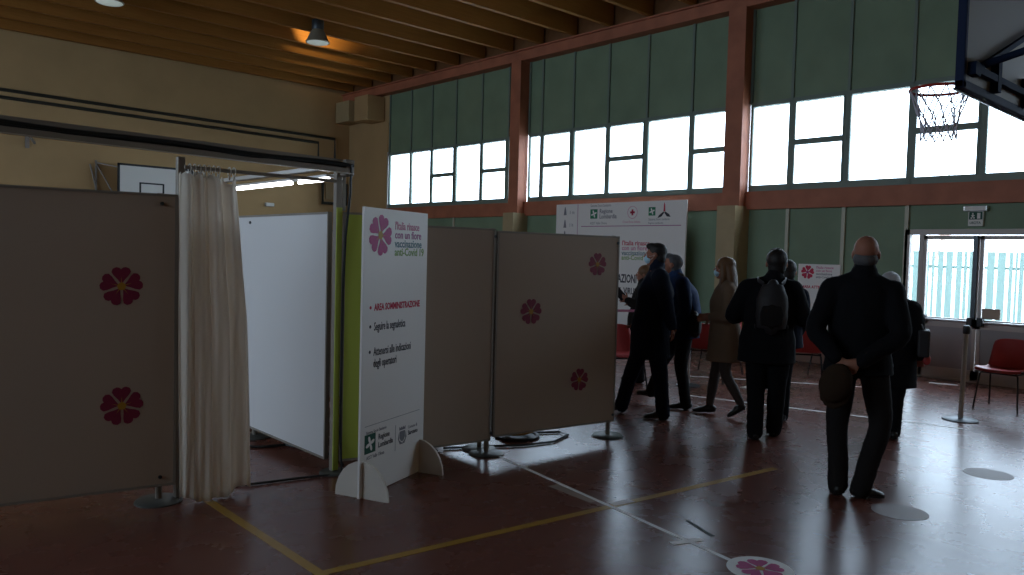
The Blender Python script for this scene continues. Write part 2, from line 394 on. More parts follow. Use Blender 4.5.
# doors
mb = MB()
mb.box(XW-.01, XW+.1, 2.42, 4.56, 2.04, 2.12); mb.box(XW-.01, XW+.1, 4.50, 4.57, 0, 2.12); mb.box(XW-.01, XW+.1, 2.42, 2.5, 0, 2.12)
mb.box(XW-.01, XW+.1, 4.31, 4.37, 0, 2.04); mb.box(XW-.01, XW+.1, 2.62, 2.68, 0, 2.04)
mb.box(XW-.0, XW+.1, 4.37, 4.50, 0, .30); mb.box(XW-.0, XW+.1, 2.5, 2.62, 0, .30)
fr = struct('trim_6', mb, M['door_frame'])
for a, b in ((4.50, 4.37), (2.62, 2.5)):
    mb = MB(); mb.box(XW+.04, XW+.048, b, a, .30, 2.04); part('side_pane', mb, M['glass'], fr)
for i, (a, b) in enumerate(((4.31, 3.585), (3.575, 2.68))):
    mb = MB(); s = .045
    mb.box(XW, XW+.06, a-s, a, .025, 2.03); mb.box(XW, XW+.06, b, b+s, .025, 2.03); mb.box(XW, XW+.06, b, a, 1.975, 2.03)
    mb.box(XW, XW+.06, b, a, .74, .87); mb.box(XW, XW+.06, b, a, .025, .16)
    d = struct('door_%d' % (i+1), mb, M['door_frame'])
    mb = MB(); mb.box(XW+.025, XW+.033, b+s, a-s, .87, 1.975); part('pane', mb, M['glass'], d)
    mb = MB(); mb.box(XW+.015, XW+.05, b+s, a-s, .16, .74); part('lower_panel', mb, M['door_panel'], d)
    mb = MB(); mb.tube([(XW-.07, a-.06, .84), (XW-.07, b+.06, .84)], .016); o = part('panic_bar', mb, M['alu'], d, True)
    for y in (a-.06, b+.06):
        mb = MB(); mb.box(XW-.10, XW+.0, y-.035, y+.035, .78, .90); part('bar_housing', mb, M['black_metal'], o, bevel=.008)
mb = MB(); mb.box(XW-.035, XW, 3.60, 3.655, .87, 2.03); part('centre_seal', mb, M['steel_dark'], fr)
# ceiling deck and joists
mb = MB(); mb.box(-7.3, XW+.3, -4.8, YB+.3, 6.85, 6.97); ceil = struct('ceiling', mb, M['deck'])
y = 9.18-0.955*14
while y < YB:
    mb = MB(); mb.box(-7.0, 11.80, y-.05, y+.05, ZT, 6.85); part('joist', mb, M['wood'], ceil); y += 0.955
mb = MB(); mb.box(11.86, 11.95, -4.5, YB, ZT-.01, 6.85); part('shade_strip', mb, M['deck'], ceil)  # added dark strip standing in for the shade behind the joist ends
# ================================================================ OUTSIDE
mb = MB(); mb.box(XW+.12, 60, -40, 50, -.12, -.02); o = part('yard_ground', mb, M['concrete']); o['kind'] = 'structure'
t = thing('fence', 'pale green fence of upright slats seen through the glass doors', 'fence', (18.5, 2, -.02))
mb = MB(); y = -8
while y < 14: w_ = .04+.11*random.random(); mb.box(18.5, 18.53, y, y+w_, .12, 1.92); y += w_+.03+.05*random.random()
part('slat', mb, M['fence'], t)['kind'] = 'stuff'
mb = MB(); mb.box(18.53, 18.57, -8, 14, .3, .36); mb.box(18.53, 18.57, -8, 14, 1.55, 1.61); part('rail', mb, M['fence'], t)
for y in (-8, -5, -2, 1, 4, 7, 10, 13.9):
    mb = MB(); mb.box(18.52, 18.60, y-.04, y+.04, -.02, 1.95); part('post', mb, M['fence'], t)
def tree(loc, h, seed, label):
    rnd = random.Random(seed); t = thing('tree', label, 'tree', loc, 'trees beyond the fence'); L = V(loc)
    br = MB(); lf = MB()
    def grow(p, d, ln, r, dep):
        q = p+d*ln; br.tube([p, (p+q)/2+V((rnd.uniform(-.05, .05), rnd.uniform(-.05, .05), 0)), q], [r, r*.85, r*.65], 6)
        if dep == 0:
            for _ in range(9):
                c = q+V((rnd.gauss(0, .22), rnd.gauss(0, .22), rnd.gauss(0, .2))); a = V((rnd.gauss(0, 1), rnd.gauss(0, 1), rnd.gauss(0, 1))).normalized(); b = a.orthogonal().normalized()
                lf.add([c-a*.06, c+b*.03, c+a*.06, c-b*.03], [(0, 1, 2, 3)])
            return
        for _ in range(3 if dep > 1 else 4):
            nd = (d+V((rnd.uniform(-.7, .7), rnd.uniform(-.7, .7), rnd.uniform(-.1, .5)))).normalized(); grow(q, nd, ln*rnd.uniform(.6, .85), r*.6, dep-1)
    grow(L, V((0, 0, 1)), h*.33, .09, 3)
    part('trunk', br, M['bark'], t, True); o = part('foliage', lf, M['leaf'], t)
tree((24, 5.6, -.02), 4.6, 3, 'thin branched tree beyond the fence behind the left door leaf')
tree((25, 3.2, -.02), 5.0, 5, 'thin branched tree beyond the fence behind the right door leaf')
tree((23.5, 8.3, -.02), 4.4, 9, 'thin branched tree beyond the fence behind the door side pane')
# ================================================================ BACK WALL FITTINGS
BW = YB
mb = MB(); mb.tube([(-7, BW-.08, 5.02), (11.52, BW-.08, 4.77), (11.52, BW-.08, 3.95)], .038, 8)
tag(part('heating_pipe', mb, M['pipe'], None, True), 'upper dark heating pipe running along the back wall', 'pipe', None)
mb = MB(); mb.tube([(-7, BW-.08, 4.86), (11.0, BW-.08, 4.61), (11.0, BW-.08, 3.8)], .038, 8)
tag(part('heating_pipe', mb, M['pipe'], None, True), 'lower dark heating pipe running along the back wall', 'pipe', None)
mb = MB(); mb.tube([(11.15, BW-.1, 3.5), (11.15, BW-.1, 2.93), (11.9, BW-.1, 2.93), (11.9, BW-.1, 3.5), (11.75, BW-.1, 3.52)], .05, 8)
tag(part('pipe_loop', mb, M['pipe'], None, True), 'dark square loop of pipe in the far corner above the booth', 'pipe')
single('junction_box', MB().box(11.28, 11.75, BW-.04, BW-.002, 3.05, 3.5), M['beige_wall2'], 'small brown box inside the square pipe loop in the far corner', 'box', (11.5, BW-.08, 3.05), bevel=.01)
single('wall_alarm', MB().box(9.46, 9.70, BW-.1, BW, 2.73, 2.83), M['white_paint'], 'small white fitting on the back wall above the white booth panel', 'fitting', (9.58, BW-.05, 2.73), bevel=.02)
t = thing('wall_bracket', 'short grey steel bracket high on the back wall at far left', 'bracket', (3.9, BW, 3.72))
part('mounting_plate', MB().box(3.86, 3.94, BW-.03, BW, 3.68, 4.06), M['alu_dull'], t)
part('strut', MB().bar((3.9, BW-.02, 4.02), (3.96, BW-.45, 3.75), .04, .04), M['alu_dull'], t)
# far backboard
t = thing('wall_backboard', 'white backboard with a black outlined square on the back wall', 'backboard', (6.65, BW-.45, 2.55))
yb_ = BW-.45
part('board', MB().box(5.52, 7.22, yb_, yb_+.03, 2.52, 3.48), M['white_paint'], t, bevel=.004)
mb = MB(); mb.box(5.50, 7.24, yb_-.004, yb_+.03, 3.45, 3.50); mb.box(5.50, 5.55, yb_-.004, yb_+.03, 2.5, 3.5); mb.box(7.19, 7.24, yb_-.004, yb_+.03, 2.5, 3.5)
part('border_line', mb, M['black_metal'], t)
mb = MB()
for a in ((5.98, 6.55, 3.05, 3.085), (5.98, 6.02, 2.72, 3.085), (6.51, 6.55, 2.72, 3.085), (5.98, 6.55, 2.70, 2.74)): mb.box(a[0], a[1], yb_-.006, yb_, a[2], a[3])
part('target_square', mb, M['black_metal'], t)
mb = MB(); mb.tube([(6.27+.21*math.cos(k*PI/10), yb_-.28+.21*math.sin(k*PI/10), 2.72) for k in range(20)], .012, 6, close=True); mb.bar((6.27, yb_, 2.70), (6.27, yb_-.08, 2.72), .1, .03)
part('rim', mb, M['steel_dark'], t, True)
for x0, x1 in ((5.15, 5.5), (7.6, 7.24)):
    mb = MB(); mb.bar((x0, BW, 3.5), (x1, yb_+.02, 3.4), .03, .03); mb.bar((x0, BW, 2.5), (x1, yb_+.02, 2.62), .03, .03)
    mb.bar((x0, BW, 3.5), (x1, yb_+.02, 2.62), .025, .025); mb.bar((x0-.12, BW, 3.45), (x0+.05, BW-.2, 2.5), .025, .025); mb.bar((x0, BW-.02, 2.3), (x0, BW-.02, 3.55), .05, .04)
    part('support_frame', mb, M['alu_dull'], t)
t.location.x += .14
# boxes high on the pier
single('loudspeaker_box', MB().box(11.55, 11.98, 19.45, 20.15, 5.22, 5.80), M['beige_wall2'], 'beige box high in the far corner, left of the two', 'box', (11.8, 19.8, 5.22), bevel=.01)
single('loudspeaker_box', MB().box(11.45, XW-.03, 18.32, 18.98, 5.14, 5.80), M['beige_wall'], 'beige box under the red eaves beam, nearer the windows', 'box', (11.8, 18.6, 5.14), bevel=.01)
# ================================================================ CEILING LAMPS
def lamp(x, y, z, label, lit):
    t = thing('pendant_lamp', label, 'lamp', (x, y, z), 'high bay ceiling lamps')
    part('reflector', MB().lathe([(.235, 0), (.245, .012), (.21, .06), (.15, .20), (.105, .27), (.10, .28), (.05, .28)], (x, y, z)), M['lamp_alu'], t, True)
    part('lens', MB().lathe([(.02, -.035), (.12, -.028), (.20, -.012), (.225, .004)], (x, y, z)), M['lamp_glass'], t, True)
    part('gear_housing', MB().lathe([(.11, .25), (.12, .27), (.12, .44), (.11, .455), (.02, .46)], (x, y, z)), M['steel_dark'], t, True)
    mb = MB(); mb.tube([(x, y, z+.455), (x+.02, y, z+.50), (x+.05, y, z+.54), (x+.03, y, z+.60), (x, y, z+.585)], .008, 6); mb.tube([(x+.02, y, z+.59), (x+.02, y, 6.85)], .006, 6)
    part('hook', mb, M['alu'], t, True)
    if lit:
        for s in (0,):   # light leaking from the open rim onto the joists
            d = bpy.data.lights.new('lamp_glow', 'SPOT'); d.energy = 110; d.color = (1, .74, .36); d.shadow_soft_size = .04; d.spot_size = 1.35; d.spot_blend = .7
            o = bpy.data.objects.new('lamp_glow', d); C.objects.link(o); o.parent = t; o.location = (.13, .24, .12)
            o.rotation_euler = V((.52, .85, .62)).to_track_quat('-Z', 'Y').to_euler()
    return t
lamp(7.96, 14.66, 5.81, 'lit pendant lamp glowing against the joists near the back wall', True)
lamp(4.22, 15.3, 5.88, 'unlit pendant lamp cut off by the top edge above the booth', False)
# ================================================================ NEAR BASKETBALL HOOP
t = thing('basketball_hoop', 'near basketball hoop with a netted red rim, seen from behind', 'hoop', (6.38, 1.82, 2.74))
bx0, by, bz = 5.48, 1.77, 2.75
part('backboard', MB().box(bx0+.02, bx0+1.8, by, by+.03, bz+.02, bz+1.05), M['board_back'], t)
mb = MB(); mb.box(bx0-.02, bx0+.025, by-.005, by+.05, bz-.02, bz+1.07); mb.box(bx0-.02, bx0+1.82, by-.005, by+.05, bz-.02, bz+.035); mb.box(bx0-.02, bx0+1.82, by-.03, by+.05, bz+1.03, bz+1.07); mb.box(bx0+1.78, bx0+1.82, by-.03, by+.05, bz, bz+1.05)
part('edge_padding', mb, M['pad_blue'], t, bevel=.008)
part('edge_trim', MB().box(bx0-.02, bx0+1.82, by+.05, by+.06, bz-.026, bz-.014), M['alu'], t)
mb = MB(); cx, cy, cz = bx0+.84, by+.36, bz+.12
cx = 6.12
mb.tube([(cx+.20*math.cos(k*PI/14), cy+.20*math.sin(k*PI/14), cz) for k in range(28)], .011, 8, close=True)
mb.bar((cx-.05, by+.03, cz-.01), (cx-.05, cy-.19, cz-.01), .04, .012); mb.bar((cx+.05, by+.03, cz-.01), (cx+.05, cy-.19, cz-.01), .04, .012)
mb.box(cx-.08, cx+.08, by+.03, by+.045, cz-.10, cz+.02)
rim = part('rim', mb, M['rim_red'], t, True)
mb = MB(); prof = [(.20, 0), (.165, -.10), (.13, -.20), (.112, -.29), (.118, -.36)]; n = 12
rn = random.Random(4)
for i in range(len(prof)-1):
    for k in range(n):
        for s in (-1, 1):
            a0 = 2*PI*(k+(.5 if i % 2 else 0))/n; a1 = a0+s*PI/n; r0_, z0 = prof[i]; r1_, z1 = prof[i+1]
            p = V((cx+r0_*math.cos(a0), cy+r0_*math.sin(a0), cz+z0)); q = V((cx+r1_*math.cos(a1), cy+r1_*math.sin(a1), cz+z1))
            m_ = (p+q)/2+V((rn.gauss(0, .006), rn.gauss(0, .006), rn.gauss(0, .006))); mb.tube([p, m_, q], .0048, 5)
part('net', mb, M['net'], rim)
mb = MB()
mb.tube([(bx0+.25, by-.02, bz+.16), (bx0+.30, by-.55, bz+.30), (bx0+1.4, by-1.6, bz+.72)], .024, 8); mb.tube([(bx0+1.55, by-.02, bz+.16), (bx0+1.5, by-.55, bz+.30), (bx0+1.6, by-1.6, bz+.72)], .024, 8)
part('support_arm', mb, M['hoop_blue'], t, True)
mb = MB(); mb.bar((bx0+.10, by-.03, bz+.10), (bx0+1.35, by-.04, bz+.62), .03, .035); mb.bar((bx0+.08, by-.03, bz+.11), (bx0+1.7, by-.03, bz+.13), .035, .045)
mb.box(bx0+.50, bx0+.57, by-.05, by, bz+.03, bz+.24); mb.box(bx0+1.2, bx0+1.27, by-.05, by, bz+.03, bz+.24); mb.box(bx0+.05, bx0+.15, by-.05, by, bz+.07, bz+.15)
part('rear_frame', mb, M['hoop_blue'], t)
mb = MB()
mb.tube([(bx0+.30, by-.05, bz+.9), (bx0+.9, by-1.6, ZT)], .03, 8); mb.tube([(bx0+1.5, by-.05, bz+.9), (bx0+1.2, by-1.6, ZT)], .03, 8); mb.tube([(bx0+1.5, by-1.62, bz+.72), (bx0+1.5, by-1.62, ZT)], .03, 8)
part('ceiling_strut', mb, M['hoop_blue'], t, True)
# ================================================================ BOOTH
def base_foot(x, y, parent, name='base_foot', r=.14):
    mb = MB(); mb.lathe([(r, 0), (r, .008), (r*.9, .018), (.03, .022)], (x, y, 0.0), 28); return part(name, mb, M['base_grey'], parent, True)
def partition(p0, p1, z0, z1, label, posts, flowers=(), m='panel', seam=True):
    p0, p1 = V((*p0, 0)), V((*p1, 0)); d = (p1-p0).normalized(); up = V((0, 0, 1)); nn = d.cross(up)   # nn faces the camera side
    c = (p0+p1)/2; t = thing('partition_panel', label, 'partition', (c.x, c.y, 0))
    L = (p1-p0).length; zc = (z0+z1)/2; h = (z1-z0)/2
    board = part('board', MB().obox(c+up*zc, d*(L/2-.012), nn*.012, up*(h-.012)), M[m], t)
    mb = MB()
    for s in (-1, 1): mb.obox(c+d*s*(L/2-.008)+up*zc, d*.008, nn*.016, up*h); mb.obox(c+up*(zc+s*(h-.008)), d*L/2, nn*.016, up*.008)
    part('frame', mb, M['alu_dull'], t)
    for q in posts:
        b = p0+d*q*L
        mb = MB(); mb.tube([b-nn*0.045, b-nn*0.045+up*(z1+.005)], .02, 12); po = part('post', mb, M['alu_dull'], t, True)
        base_foot(b.x-nn.x*.045, b.y-nn.y*.045, po)
        mb = MB()
        for z in (z1-.06, z0+.06): mb.tube([b-nn*.045+up*z, b+nn*.022+up*z], .012, 8); mb.obox(b+up*z-nn*.02, d*.03, nn*.012, up*.012)
        part('clamp', mb, M['steel_dark'], po, True)
    for u, z, R, rt in flowers:
        flower(board, p0+d*u+up*z+nn*.012, d, up, R, rot=rt)
    return t
partition((.50, 5.20), (1.765, 4.975), .11, 1.915, 'left partition panel beside the curtain with two dark magenta flowers', (0.0, .93), ((.975, 1.35, .118, -.03), (.98, .63, .118, -.03)))
partition((3.14, 4.785), (4.085, 4.645), .12, 1.80, 'plain partition panel directly right of the standing sign', (1.0,))
partition((4.105, 4.64), (5.38, 4.46), .145, 1.785, 'right partition panel carrying three magenta flowers', (.985,), ((1.04, 1.535, .100, 0.0), (.345, 1.140, .106, .0), (.875, .545, .098, .1)))
partition((2.85, 7.6), (2.835, 5.0), .09, 1.87, 'long white partition panel running back inside the booth', (0.05, .5), (), 'panel_w')
partition((5.46, 7.0), (3.0, 7.05), .12, 1.80, 'grey partition panel at the rear of the second booth, hidden behind the front panels', (0.02, .98))
partition((4.12, 6.9), (4.10, 4.80), .12, 1.80, 'grey partition panel running back from the joint of the front panels', (0.02, .98))
partition((2.885, 4.905), (3.12, 4.845), .09, 1.87, 'narrow lime green panel between booth post and standing sign', (), (), 'lime')
# frame (rails and posts of the booth)
t = thing('booth_frame', 'aluminium frame of posts and overhead rails around the booth', 'frame', (2.9, 4.9, 0))
mb = MB(); mb.bar((-.7, 4.86, 2.205), (2.92, 4.86, 2.155), .05, .035, (0, 0, 1)); mb.bar((-.7, 4.89, 2.255), (2.92, 4.89, 2.205), .012, .06); part('front_rail', mb, M['alu_dull'], t, bevel=.004)
mb = MB(); mb.bar((-.7, 4.83, 2.186), (2.92, 4.83, 2.136), .012, .006); part('bright_trim', mb, M['alu'], t)
mb = MB(); mb.bar((2.9, 4.9, 2.20), (2.9, 7.7, 2.20), .05, .035); mb.bar((2.9, 4.9, 2.14), (2.9, 7.7, 2.14), .03, .012); part('side_rail', mb, M['alu'], t, bevel=.003)
for x, y, nm in ((1.79, 5.0, 'post'), (2.858, 4.94, 'post'), (2.9, 7.7, 'post'), (-.68, 4.9, 'post')):
    mb = MB(); mb.box(x-.022, x+.022, y-.022, y+.022, 0.02, 2.15)
    if x > 2.8 and y < 5: mb.box(x+.034, x+.06, y-.01, y+.02, 1.88, 2.13)
    po = part('post', mb, M['alu_dull'], t, bevel=.003); 
    if (x, y) == (1.79, 5.0): part('post_edge', MB().box(x-.024, x-.018, y-.024, y-.018, 1.9, 2.15), M['alu'], po)
    if (x, y) != (1.79, 5.0): base_foot(x, y, po, r=.10)
part('rail_joint', MB().box(2.86, 2.93, 4.84, 4.92, 2.12, 2.235), M['alu_dull'], t, bevel=.008)
part('lime_edge_strip', MB().box(2.836, 2.878, 4.906, 4.917, .03, 1.9), M['lime'], t)
part('curtain_rail', MB().tube([(1.79, 4.93, 2.085), (2.89, 4.93, 2.085)], .012, 8), M['alu_dull'], t, True)
# luminaires hung on the side rail
for i, (a, b, l) in enumerate(((5.02, 5.50, 'short lit white tube light at the front end of the side rail'), (5.58, 6.75, 'long lit white tube light further back on the side rail'), (6.8, 7.6, 'lit white tube light at the back end of the side rail, hidden by curtain'))):
    t2 = thing('tube_light', l, 'light', (2.84, (a+b)/2, 2.10), 'tube lights on the booth rail')
    part('housing', MB().box(2.81, 2.877, a, b, 2.118, 2.136), M['alu'], t2)
    part('tube', MB().tube([(2.84, a+.02, 2.103), (2.84, b-.02, 2.103)], .013, 8), M['tube'], t2, True)
# cables on the frame
mb = MB(); rn = random.Random(2); pts = [(-.68+3.6*k/24, 4.852+.006*math.sin(k*1.3), 2.242-.05*k/24+.005*math.sin(k*.9)) for k in range(25)]
mb.tube(pts, .017, 8)
mb.tube([(p[0], p[1]-.012, p[2]-.008+.008*math.sin(p[0]*5)) for p in pts], .008, 8)
tag(part('cable_bundle', mb, M['cable'], None, True), 'black cable bundle lying along the top front rail of the booth', 'cable')
mb = MB(); mb.tube([(2.90, 4.835, 2.2), (2.905, 4.85, 2.0), (2.885, 4.87, 1.7), (2.88, 4.885, 1.3), (2.879, 4.885, .8), (2.88, 4.885, .3), (2.88, 4.86, .012), (2.6, 4.93, .012), (2.25, 5.0, .012), (2.0, 5.22, .012)], .009, 8)
tag(part('hanging_cable', mb, M['cable'], None, True), 'black cable running down the booth post beside the lime strip', 'cable')
mb = MB(); mb.tube([(2.1, 6.0, .012), (2.5, 6.2, .012), (2.75, 5.9, .012), (2.95, 5.85, .012), (3.1, 5.3, .012), (3.0, 5.05, .012)], .011, 8)
tag(part('floor_cable', mb, M['cable'], None, True), 'black cable curling on the floor under the white booth panel', 'cable')
# cable reel under the panel
t = thing('cable_coil', 'coiled yellow cable on a black tray under the plain panel edge', 'cable', (4.7, 4.95, 0))
part('tray', MB().lathe([(.20, 0), (.20, .02), (.17, .022), (.16, .012), (.02, .012)], (4.7, 4.98, 0)), M['cable'], t, True)
mb = MB(); pts = [(4.7+(.07+.0015*k)*math.cos(k*.5), 4.98+(.07+.0015*k)*math.sin(k*.5), .03+.0006*k) for k in range(50)]; mb.tube(pts, .009, 6)
part('coil', mb, M['orange_cable'], t, True)
mb = MB(); mb.tube([(4.9, 4.95, .012), (5.1, 4.85, .012), (5.08, 4.72, .012), (4.8, 4.62, .012), (4.5, 4.68, .012), (4.2, 4.85, .012), (3.9, 5.0, .012)], .010, 8)
tag(part('floor_cable', mb, M['cable'], None, True), 'black cable looping on the floor beneath the three flower panel', 'cable')
# ---- curtain
t = thing('curtain', 'white pleated curtain hanging at the booth entrance', 'curtain', (2.0, 4.93, 0))
NU, NV = 150, 40; vs = []; fs = []
for j in range(NV+1):
    v = j/NV; z = 2.055-v*2.035
    sag = 0
    for i in range(NU+1):
        u = i/NU
        x0 = 1.752-.004*v; x1 = 2.125+.05*min(1, v*2.2)+.05*v
        x = x0+(x1-x0)*u
        ph = u*2*PI*4.6+1.2*math.sin(u*5); amp = .024+.012*math.sin(u*9+1); amp *= (1-.55*v)
        y = 4.93-.06*v+amp*math.sin(ph+.5*math.sin(v*2.3+u*4))+.018*math.sin(u*5.2+v*3)*v+.01*math.sin(ph*2.1+v*5)
        zz = z
        if v < .12: zz -= .018*(1-v/.12)*abs(math.sin(u*PI*9))**.7*(1+2.2*(u > .62 and u < .88))
        zz += (.025*math.sin(u*6+2)+.018*math.sin(u*17))*max(0, v-.6)/.4*.9
        vs.append(V((x+.012*math.cos(ph)*(1-v*.5), y, max(zz, .006))))
for j in range(NV):
    for i in range(NU): a = j*(NU+1)+i; fs.append((a, a+1, a+NU+2, a+NU+1))
n0 = len(vs)
mb = MB(); mb.add(vs, fs); cl = part('cloth', mb, M['curtain'], t, True)
md = cl.modifiers.new('thickness', 'SOLIDIFY'); md.thickness = .002
for i in range(9):
    x = 1.82+.030*i+(0.04 if i > 6 else 0)
    mb = MB(); mb.tube([(x, 4.93+.026*math.cos(k*PI/6), 2.082+.026*math.sin(k*PI/6)) for k in range(12)], .0035, 6, close=True); mb.box(x-.006, x+.006, 4.924, 4.936, 2.03, 2.06)
    part('curtain_ring', mb, M['white_paint'], t, True)
# ---- standing sign (totem)
t = thing('standing_sign', 'tall white information sign on two curved feet by the booth', 'sign', (3.02, 4.44, 0))
P0, P1 = V((2.675, 4.305, 0)), V((3.405, 4.62, 0)); d = (P1-P0).normalized(); up = V((0, 0, 1)); nn = d.cross(up); Ls = (P1-P0).length; HS = 1.875
bd = part('sign_board', MB().obox((P0+P1)/2+up*(HS/2+.005), d*Ls/2, nn*.008, up*HS/2), M['sign'], t)
for q in (.04, Ls-.045):
    c = P0+d*q; mb = MB(); pts = [c-nn*.20, c+nn*.20]; prof = []
    for k in range(13):
        a = PI*k/12; prof.append(c+nn*.205*math.cos(a)+up*(.24*math.sin(a)))
    mb.prism([p-d*.009 for p in prof], d*.018); part('foot', mb, M['foam_edge'], t)
O = P0+nn*.008+up*.005
def S(x, z): return O+d*(x*Ls)+up*z
flower(bd, S(.235, 1.70), d, up, .135, 'magenta', 'gold', 0.35)
for s, z, m in (("l'Italia rinasce", 1.765, 'pink_txt'), ('con un fiore', 1.705, 'violet_txt'), ('vaccinazione', 1.645, 'teal_txt'), ('anti-Covid 19', 1.588, 'green_txt')):
    text('lettering', s, .075, M[m], bd, S(.455, z-.02), d, up, .78 if len(s) > 14 else .93, bold=.0012)
text('heading', 'AREA SOMMINISTRAZIONE', .062, M['red_txt'], bd, S(.165, 1.208), d, up, .76, bold=.002)
text('lettering', 'Seguire la segnaletica', .078, M['dark_txt'], bd, S(.165, 1.077), d, up, .58, bold=.001)
text('lettering', 'Attenersi alle indicazioni', .078, M['dark_txt'], bd, S(.165, .912), d, up, .60, bold=.001)
text('lettering', 'degli operatori', .078, M['dark_txt'], bd, S(.165, .835), d, up, .60, bold=.001)
for z, m in ((1.228, 'red_txt'), (1.104, 'dark_txt'), (.939, 'dark_txt')):
    mb = MB(); mb.prism([S(.11, z)+nn*.0008+d*.011*math.cos(k*PI/6)+up*.011*math.sin(k*PI/6) for k in range(12)], nn*.001); part('bullet', mb, M[m], bd)
mb = MB(); rect2d(mb, O, d, up, .06*Ls, .92*Ls, .455, .458); rect2d(mb, O, d, up, .52*Ls, .524*Ls, .22, .40); part('rule_line', mb, M['grey_txt'], bd)
text('lettering', 'Sistema Socio Sanitario', .030, M['grey_txt'], bd, S(.08, .402), d, up, .85)
rose_logo(bd, S(.06, .275), d, up, .125)
text('lettering', 'Regione', .052, M['dark_txt'], bd, S(.26, .345), d, up, .80, bold=.0008)
text('lettering', 'Lombardia', .052, M['dark_txt'], bd, S(.26, .290), d, up, .80, bold=.0008)
text('lettering', 'ASST Valle Olona', .034, M['grey_txt'], bd, S(.09, .235), d, up, .85)
mb = MB(); c = S(.635, .315)
mb.prism([c+nn*.0008+d*x+up*z for x, z in ((-.035, .03), (-.035, -.015), (-.02, -.035), (0, -.045), (.02, -.035), (.035, -.015), (.035, .03))], nn*.001)
for x in (-.026, 0, .026): mb.prism([c+nn*.0008+d*(x+a)+up*z for a, z in ((-.012, .038), (.012, .038), (.014, .062), (0, .052), (-.014, .062))], nn*.001)
for s in (-1, 1): mb.prism([c+nn*.0008+d*s*x+up*z for x, z in ((.045, .02), (.055, -.02), (.03, -.06), (.0, -.062), (.0, -.055), (.04, -.03))], nn*.001)
part('coat_of_arms', mb, M['grey_txt'], bd)
text('lettering', 'Comune di', .032, M['grey_txt'], bd, S(.73, .345), d, up, .85)
text('lettering', 'Saronno', .044, M['dark_txt'], bd, S(.73, .300), d, up, .88, bold=.001)
# ================================================================ BANNER
bxx = 11.70; kx = 11.7/11.9
t = thing('information_banner', 'large white banner with health service logos standing before the wall', 'banner', (bxx, 9.75, 0))
bd = part('banner_board', MB().box(bxx, bxx+.03, 8.17, 11.38, .32, 2.655), M['sign'], t)
for y in (8.6, 10.95):
    mb = MB(); mb.bar((bxx+.05, y, 0), (bxx+.05, y, 2.5), .04, .04, (1, 0, 0)); mb.bar((bxx-.02, y, .02), (bxx+.27, y, .02), .05, .04); part('stand', mb, M['alu_dull'], t)
R_, U_ = V((0, -1, 0)), V((0, 0, 1))
def B(y, z): return V((bxx, y*kx, 1.6+(z-1.6)*kx))
mb = MB(); rect2d(mb, B(10.97, 0), R_, U_, 0, .012, .35, 2.62); rect2d(mb, B(10.86, 2.205), R_, U_, 0, 2.4, 0, .014); part('rule_line', mb, M['violet_txt'], bd)
for i, z in enumerate((2.45, 2.19, 1.96)):
    mb = MB(); c = B(11.36, z); mb.prism([c-V((.001, 0, 0))+R_*x+U_*y for x, y in ((0, 0), (.08, 0), (.07, .06), (.055, .14), (.04, .17), (.025, .14), (.01, .06))], V((-.001, 0, 0))); part('pictogram', mb, M['grey_txt'], bd)
    text('lettering', ('1 m', '1 h', '2 m')[i], .10, M['grey_txt'], bd, B(11.20, z+.02), R_, U_, .9)
text('lettering', 'Sistema Socio Sanitario', .075, M['grey_txt'], bd, B(10.62, 2.60), R_, U_, .75)
rose_logo(bd, B(10.62, 2.365), R_, U_, .185, 'logo_green2')
text('lettering', 'Regione', .12, M['grey_txt'], bd, B(10.38, 2.47), R_, U_, .85, bold=.002)
text('lettering', 'Lombardia', .12, M['grey_txt'], bd, B(10.38, 2.365), R_, U_, .85, bold=.002)
text('lettering', 'ASST Valle Olona', .07, M['grey_txt'], bd, B(10.62, 2.25), R_, U_, .85)
mb = MB(); c = B(9.545, 2.47); rect2d(mb, c, R_, U_, -.055, .055, -.02, .02, .0015); rect2d(mb, c, R_, U_, -.02, .02, -.055, .055, .0015); em = part('cross_emblem', mb, M['red_txt'], bd)
mb = MB(); mb.tube([c+R_*.115*math.cos(k*PI/12)+U_*.115*math.sin(k*PI/12) for k in range(24)], .005, 5, close=True); part('emblem_ring', mb, M['pink_txt'], em)
text('lettering', 'Croce Rossa Italiana', .06, M['pink_txt'], bd, B(9.78, 2.27), R_, U_, .85)
rose_logo(bd, B(9.16, 2.40), R_, U_, .155, 'logo_green2')
mb = MB(); c = B(8.80, 2.47)
mb.prism([c-V((.001, 0, 0))+R_*x+U_*y for x, y in ((-.02, 0), (-.012, .13), (0, .17), (.014, .13), (.022, 0))], V((-.001, 0, 0))); em = part('star_emblem', mb, M['red_txt'], bd)
mb = MB()
mb.prism([c-V((.001, 0, 0))+R_*x+U_*y for x, y in ((-.02, 0), (.0, -.02), (-.06, -.09), (-.15, -.12), (-.12, -.07))], V((-.001, 0, 0)))
mb.prism([c-V((.001, 0, 0))+R_*x+U_*y for x, y in ((.02, 0), (.0, -.02), (.06, -.09), (.14, -.10), (.11, -.05))], V((-.001, 0, 0))); part('star_arms', mb, M['dark_txt'], em)
text('lettering', 'Sistema Socio Sanitario', .06, M['grey_txt'], bd, B(9.16, 2.31), R_, U_, .85)
text('lettering', 'Regione Lombardia', .05, M['grey_txt'], bd, B(9.16, 2.245), R_, U_, .85)
flower(bd, B(10.15, 1.74), R_, U_, .20, 'magenta', 'gold', .35)
for s, z, m in (("l'Italia rinasce", 1.86, 'red_txt'), ('con un fiore', 1.765, 'pink_txt'), ('vaccinazione', 1.67, 'teal_txt'), ('anti-Covid 19', 1.58, 'green_txt')):
    text('lettering', s, .125, M[m], bd, B(9.78, z-.02), R_, U_, .98, bold=.002)
text('heading', 'VACCINAZIONI', .22, M['dark_txt'], bd, B(10.38, 1.12), R_, U_, .62, bold=.006)
